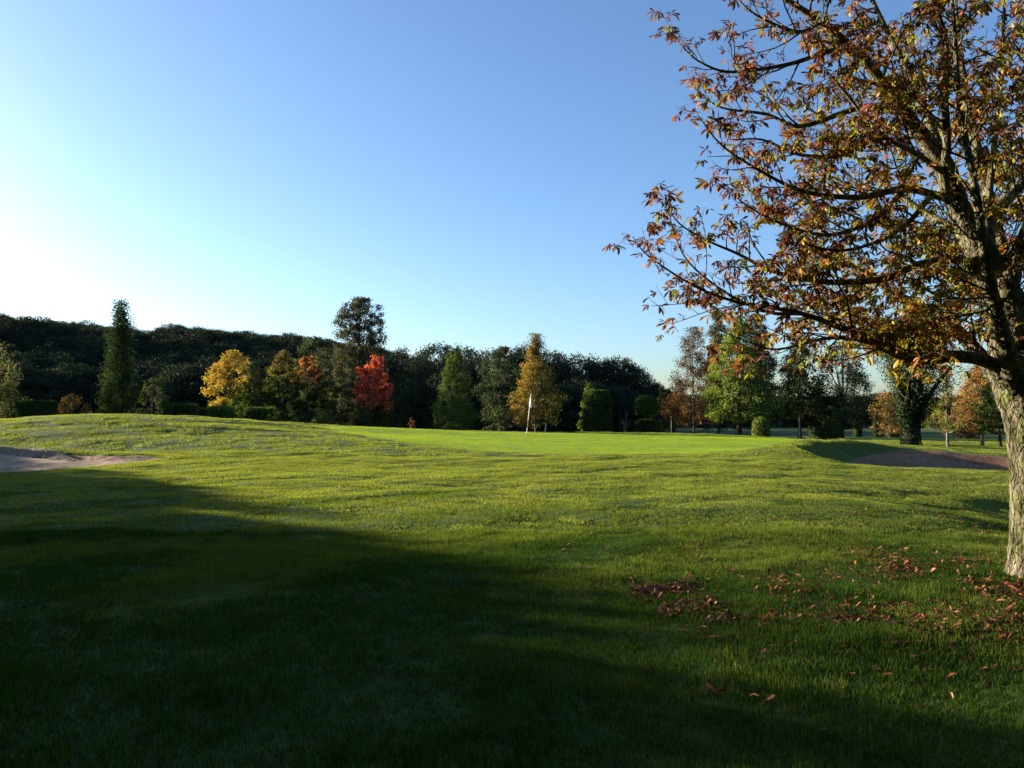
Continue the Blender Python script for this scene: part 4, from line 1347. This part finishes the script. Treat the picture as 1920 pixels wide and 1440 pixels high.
    for pi, (Pp, Rr) in enumerate(paths):
        seg = np.linalg.norm(np.diff(Pp, axis=0), axis=1)
        s = np.concatenate([[0], np.cumsum(seg)])
        tot = s[-1]
        pos = tot * (.24 if tot > 1.6 else .15)
        while pos < tot:
            q = np.array([np.interp(pos, s, Pp[:, k_]) for k_ in range(3)])
            q2 = np.array([np.interp(min(pos + .05, tot), s, Pp[:, k_]) for k_ in range(3)])
            q1 = np.array([np.interp(pos - .05, s, Pp[:, k_]) for k_ in range(3)])
            T = (q2 - q1) / (np.linalg.norm(q2 - q1) + 1e-9)
            ax_ = np.cross(T, r.normal(size=3)); ax_ /= np.linalg.norm(ax_)
            ax_[2] = ax_[2] * .7 + .05
            d = T * .62 + ax_ * .85
            out = q - cen
            d = d + .15 * out / (np.linalg.norm(out) + 1e-6)
            d /= np.linalg.norm(d)
            rb = float(np.interp(pos, s, Rr))
            fr = pos / tot
            L = (.85 - .62 * fr) * r.uniform(.6, 1.2) * min(1, tot / 2.2 + .25)
            twig(q, d, L, min(rb * .5, .011), 1)
            pos += r.uniform(.055, .12) * (1 + .45 * fr)
        nodes.append((Pp[-1], (Pp[-1] - Pp[-2]) / np.linalg.norm(Pp[-1] - Pp[-2]), 1))
    two = tw.build('twigs', M_BARK, root, True)
    two['kind'] = 'stuff'
    # leaf variants: petiole plus 5-7 drooping obovate leaflets, curled and browned at the edge
    def leaf_mesh(seed, colr, edge):
        q = np.random.default_rng(seed)
        V, Fq, Ft, Cl = [], [], [], []
        pet = q.uniform(.04, .09)
        ctr = np.array([pet, 0, q.uniform(-.02, .02)])
        def addv(v, c):
            V.append(v); Cl.append(c); return len(V) - 1
        a0 = addv(np.array([0, -.0012, 0]), colr * .6); a1 = addv(np.array([0, .0012, 0]), colr * .6)
        a2 = addv(ctr + [0, .0012, 0], colr * .7); a3 = addv(ctr + [0, -.0012, 0], colr * .7)
        Fq.append((a0, a1, a2, a3))
        nl = q.integers(4, 7)
        for i in range(nl):
            ang = (i - (nl - 1) / 2) * q.uniform(.5, .62) + q.normal() * .12
            Ln = q.uniform(.075, .135) * (1 - .25 * abs(ang) / 1.6)
            w = Ln * q.uniform(.10, .17)
            dr = q.uniform(-.1, .95)
            curl = q.uniform(-.3, .9)
            d = np.array([math.cos(ang), math.sin(ang), 0])
            sd = np.array([-math.sin(ang), math.cos(ang), 0])
            p = ctr.copy()
            pitch = -dr * .5
            twist = q.normal() * .6
            rows = []
            for j, (t, ww) in enumerate([(0, .12), (.35, .65), (.68, 1), (.88, .6), (1, .04)]):
                if j:
                    dt = t - pt
                    pitch -= curl * dt + dr * .4 * dt
                    p = p + (d * math.cos(pitch) + np.array([0, 0, 1]) * math.sin(pitch)) * Ln * dt
                pt = t
                nn = np.array([0, 0, 1]) * math.cos(pitch) - d * math.sin(pitch)
                tw_ = twist * t
                sv = sd * math.cos(tw_) + nn * math.sin(tw_)
                fold = q.uniform(.15, .5)
                e1 = addv(p - sv * w * ww + nn * w * ww * fold, edge * q.uniform(.7, 1.3))
                m_ = addv(p.copy(), colr * q.uniform(.8, 1.2))
                e2 = addv(p + sv * w * ww + nn * w * ww * fold, edge * q.uniform(.7, 1.3))
                rows.append((e1, m_, e2))
            for (x1, x2, x3), (y1, y2, y3) in zip(rows[:-1], rows[1:]):
                Fq.append((x1, x2, y2, y1)); Fq.append((x2, x3, y3, y2))
        return np.array(V), np.array(Fq), np.array(Cl)
    rust, dbr, oran, ygr, grn, gold, maro = C(.19, .06, .028), C(.07, .032, .024), C(.32, .12, .035), C(.22, .21, .025), C(.11, .14, .02), C(.26, .15, .03), C(.10, .03, .025)
    combos = [(rust, dbr), (oran, rust), (gold, rust), (ygr, gold), (ygr, ygr * .9), (grn, ygr), (grn, dbr), (maro, dbr), (rust, maro), (gold, oran), (ygr, rust), (dbr, dbr * .7)]
    outw = np.array([3.6, 1.8, 1.6, .7, .5, .4, 1.0, 3.6, 3.4, 1.2, 1.0, 3.2])
    inw = np.array([1.4, 1.6, 2.6, 4.6, 4.2, 3.4, 1.4, .6, .9, 1.8, 3.2, .7])
    variants = []
    for ci_, (a, e) in enumerate(combos):
        for j in range(3):
            variants.append(leaf_mesh(1000 + ci_ * 10 + j, a, e))
    # leaf placements
    place = []
    stem_px = catmull([[q[0], q[1], q[3] + 8] for q in tr], 6)
    stem_px = stem_px[(stem_px[:, 1] < 660) & (stem_px[:, 1] > 200)]
    for p, d, tipn in nodes:
        wp_ = p + org
        px_, py_ = proj(wp_)
        nleaf = r.integers(2, 5) if tipn else r.integers(1, 3)
        for _ in range(nleaf):
            outer = min(1, np.linalg.norm((p - cen) * [1, .8, 1]) / 3.6)
            if r.uniform() < .08 + .42 * sstep(.55, 1.0, outer): continue
            a = r.uniform(0, 6.283)
            h = np.array([math.cos(a), math.sin(a), 0]) + .5 * d * np.array([1, 1, 0])
            h /= np.linalg.norm(h)
            # leaflets face up, drooping outward
            up = np.array([0, 0, 1.]) + r.normal(size=3) * .38
            x_ = h + np.array([0, 0, r.uniform(-.55, .35)])
            x_ /= np.linalg.norm(x_)
            y_ = np.cross(up, x_); y_ /= np.linalg.norm(y_)
            z_ = np.cross(x_, y_)
            outer = min(1, np.linalg.norm((p - cen) * [1, .8, 1]) / 3.6)
            wv = outw * outer ** 1.5 + inw * (1 - outer ** 1.5)
            ci_ = r.choice(len(combos), p=wv / wv.sum())
            if px_ < 1850 and py_ > 690 + 25 * r.uniform(): continue
            if 1500 < px_ < 1850 and py_ > 640 and r.uniform() < .45: continue
            if py_ < 600 and wp_[1] < 7.1:
                dpx = np.min(np.hypot(stem_px[:, 0] - px_, stem_px[:, 1] - py_) / stem_px[:, 2])
                if dpx < 1.25 and r.uniform() < .85: continue
            place.append((p + d * r.uniform(-.03, .02), np.stack([x_, y_, z_], 1), ci_ * 3 + r.integers(3), r.uniform(.5, .98), px_, py_, np.linalg.norm(wp_ - [0, 0, EYE])))
    print('leaves', len(place), 'nodes', len(nodes))
    vis = [i for i, q in enumerate(place) if -10 < q[4] < 1930 and -10 < q[5] < 1440]
    vis.sort(key=lambda i: place[i][6] / place[i][3])
    single = set(vis[:290])
    vme = {}
    for i, (p, M, vi, sc_, _, _, _) in enumerate(place):
        if i in single:
            if vi not in vme:
                V, Fq, Cl = variants[vi]
                o = mesh_obj('leaf', V, Fq, M_LEAF_NEAR, root, Cl, True)
                vme[vi] = o.data
            else:
                o = bpy.data.objects.new('leaf', vme[vi])
                col.objects.link(o)
                o.parent = root
            o.matrix_local = Matrix.Translation(Vector(p)) @ Matrix(M.tolist()).to_4x4() @ Matrix.Scale(sc_, 4)
    mbf = MB()
    for i, (p, M, vi, sc_, _, _, _) in enumerate(place):
        if i in single: continue
        V, Fq, Cl = variants[vi]
        mbf.add(V @ M.T * sc_ + p, Fq, Cl * r.uniform(.75, 1.25))
    fo = mbf.build('foliage', M_LEAF_NEAR, root, True)
    fo['kind'] = 'stuff'
    return variants
variants = chestnut()

# ------------------------------------------------------------------ fallen leaves
def fallen():
    r = np.random.default_rng(33)
    litter = []
    cols = [C(.18, .05, .028), C(.11, .035, .02), C(.30, .12, .055), C(.07, .025, .018), C(.24, .085, .04), C(.13, .04, .025)]
    for i in range(12):
        V, Fq = [], []
        nl = r.integers(1, 5)
        for k_ in range(nl):
            ang = r.uniform(0, 6.283)
            Ln = r.uniform(.07, .13); w = Ln * r.uniform(.16, .26)
            p = np.array([r.normal() * .015, r.normal() * .015, 0]); pitch = r.uniform(-.2, .5); cu = r.uniform(-1.8, .6)
            d = np.array([math.cos(ang), math.sin(ang), 0]); sd = np.array([-math.sin(ang), math.cos(ang), 0]); pt = 0; n0 = len(V)
            for t, ww in [(0, .15), (.35, .7), (.7, 1), (.9, .6), (1, .05)]:
                pitch += cu * (t - pt)
                p = p + (d * math.cos(pitch) + np.array([0, 0, 1]) * math.sin(pitch)) * Ln * (t - pt); pt = t
                V += [p - sd * w * ww + [0, 0, w * ww * .5], p.copy(), p + sd * w * ww + [0, 0, w * ww * .5]]
            for j in range(4):
                a = n0 + j * 3
                Fq += [(a, a + 1, a + 4, a + 3), (a + 1, a + 2, a + 5, a + 4)]
        V = np.array(V)
        c = cols[i % 6]
        litter.append((V, np.array(Fq), np.tile(c, (len(V), 1)) * r.uniform(.7, 1.3, (len(V), 1))))
    bands = [(1190, 1112, 1300, 1096, 60, 5), (1240, 1150, 1345, 1136, 70, 6), (1300, 1172, 1640, 1160, 75, 9), (1600, 1035, 1720, 1085, 70, 8), (1440, 1090, 1500, 1118, 40, 9), (1560, 1150, 1760, 1170, 50, 12),
             (1760, 1055, 1915, 1035, 40, 12), (1790, 1095, 1920, 1120, 90, 10), (1740, 1160, 1930, 1180, 90, 12), (1850, 1180, 1950, 1160, 40, 14), (1010, 1020, 1900, 1010, 50, 45), (1150, 1080, 1900, 1080, 110, 45), (1280, 1200, 1900, 1230, 30, 30),
             (1480, 1000, 1700, 1090, 30, 12), (1280, 960, 1900, 950, 26, 30), (1660, 1200, 1900, 1180, 40, 12)]
    pts = []
    for x0, y0, x1, y1, cnt, sp in bands:
        for _ in range(int(cnt * 4.0)):
            t = r.uniform()
            px, py = x0 + (x1 - x0) * t + r.normal() * sp * 2.2, y0 + (y1 - y0) * t + r.normal() * sp * 1.5
            Yd = EYE * F / max(py - 775, 60)
            x = (px - 960) / F * Yd
            pts.append((x, Yd))
    pts.append(((684 - 960) / F * 11.2, 11.2))
    for _ in range(160):      # drift around the trunk, also outside the frame
        a, q = r.uniform(0, 6.283), abs(r.normal()) * 1.3 + .35
        pts.append((5.1 + q * math.cos(a), 7.2 + q * math.sin(a) * .9))
    for _ in range(500):
        pts.append((r.uniform(1.0, 11), r.uniform(4, 12)))
    pts = np.array(pts)
    order = np.argsort(np.linalg.norm(pts, axis=1) + np.where(np.abs(pts[:, 0]) > pts[:, 1] * .72, 50, 0))
    pts = pts[order]
    z = G(pts[:, 0], pts[:, 1]) + r.uniform(-.004, .028, len(pts))
    meshes = {}
    mb = MB()
    for i, (x, y) in enumerate(pts):
        k_ = r.integers(12)
        V, Fq, Cl = litter[k_]
        rot = Matrix.Rotation(r.uniform(0, 6.283), 4, 'Z') @ Matrix.Rotation(r.normal() * .35, 4, 'X')
        sc_ = r.uniform(.26, .6) if r.uniform() < .85 else r.uniform(.6, .9)
        if i < 280:
            if k_ not in meshes:
                o = mesh_obj('fallen_leaf', V, Fq, M_LITTER, None, Cl, True)
                meshes[k_] = o.data
            else:
                o = bpy.data.objects.new('fallen_leaf', meshes[k_])
                col.objects.link(o)
            o.matrix_world = Matrix.Translation((x, y, z[i])) @ rot @ Matrix.Scale(sc_, 4)
            tag(o, 'curled rusty fallen leaf lying in the grass near the chestnut', 'leaf', 'fallen leaves under the chestnut')
        else:
            M3 = np.array(rot.to_3x3())
            mb.add(V @ M3.T * sc_ + [x, y, z[i]], Fq, Cl)
    tag(mb.build('leaf_litter', M_LITTER, None, True), 'scattered reddish fallen leaves on the lawn around the chestnut', kind='stuff')
fallen()
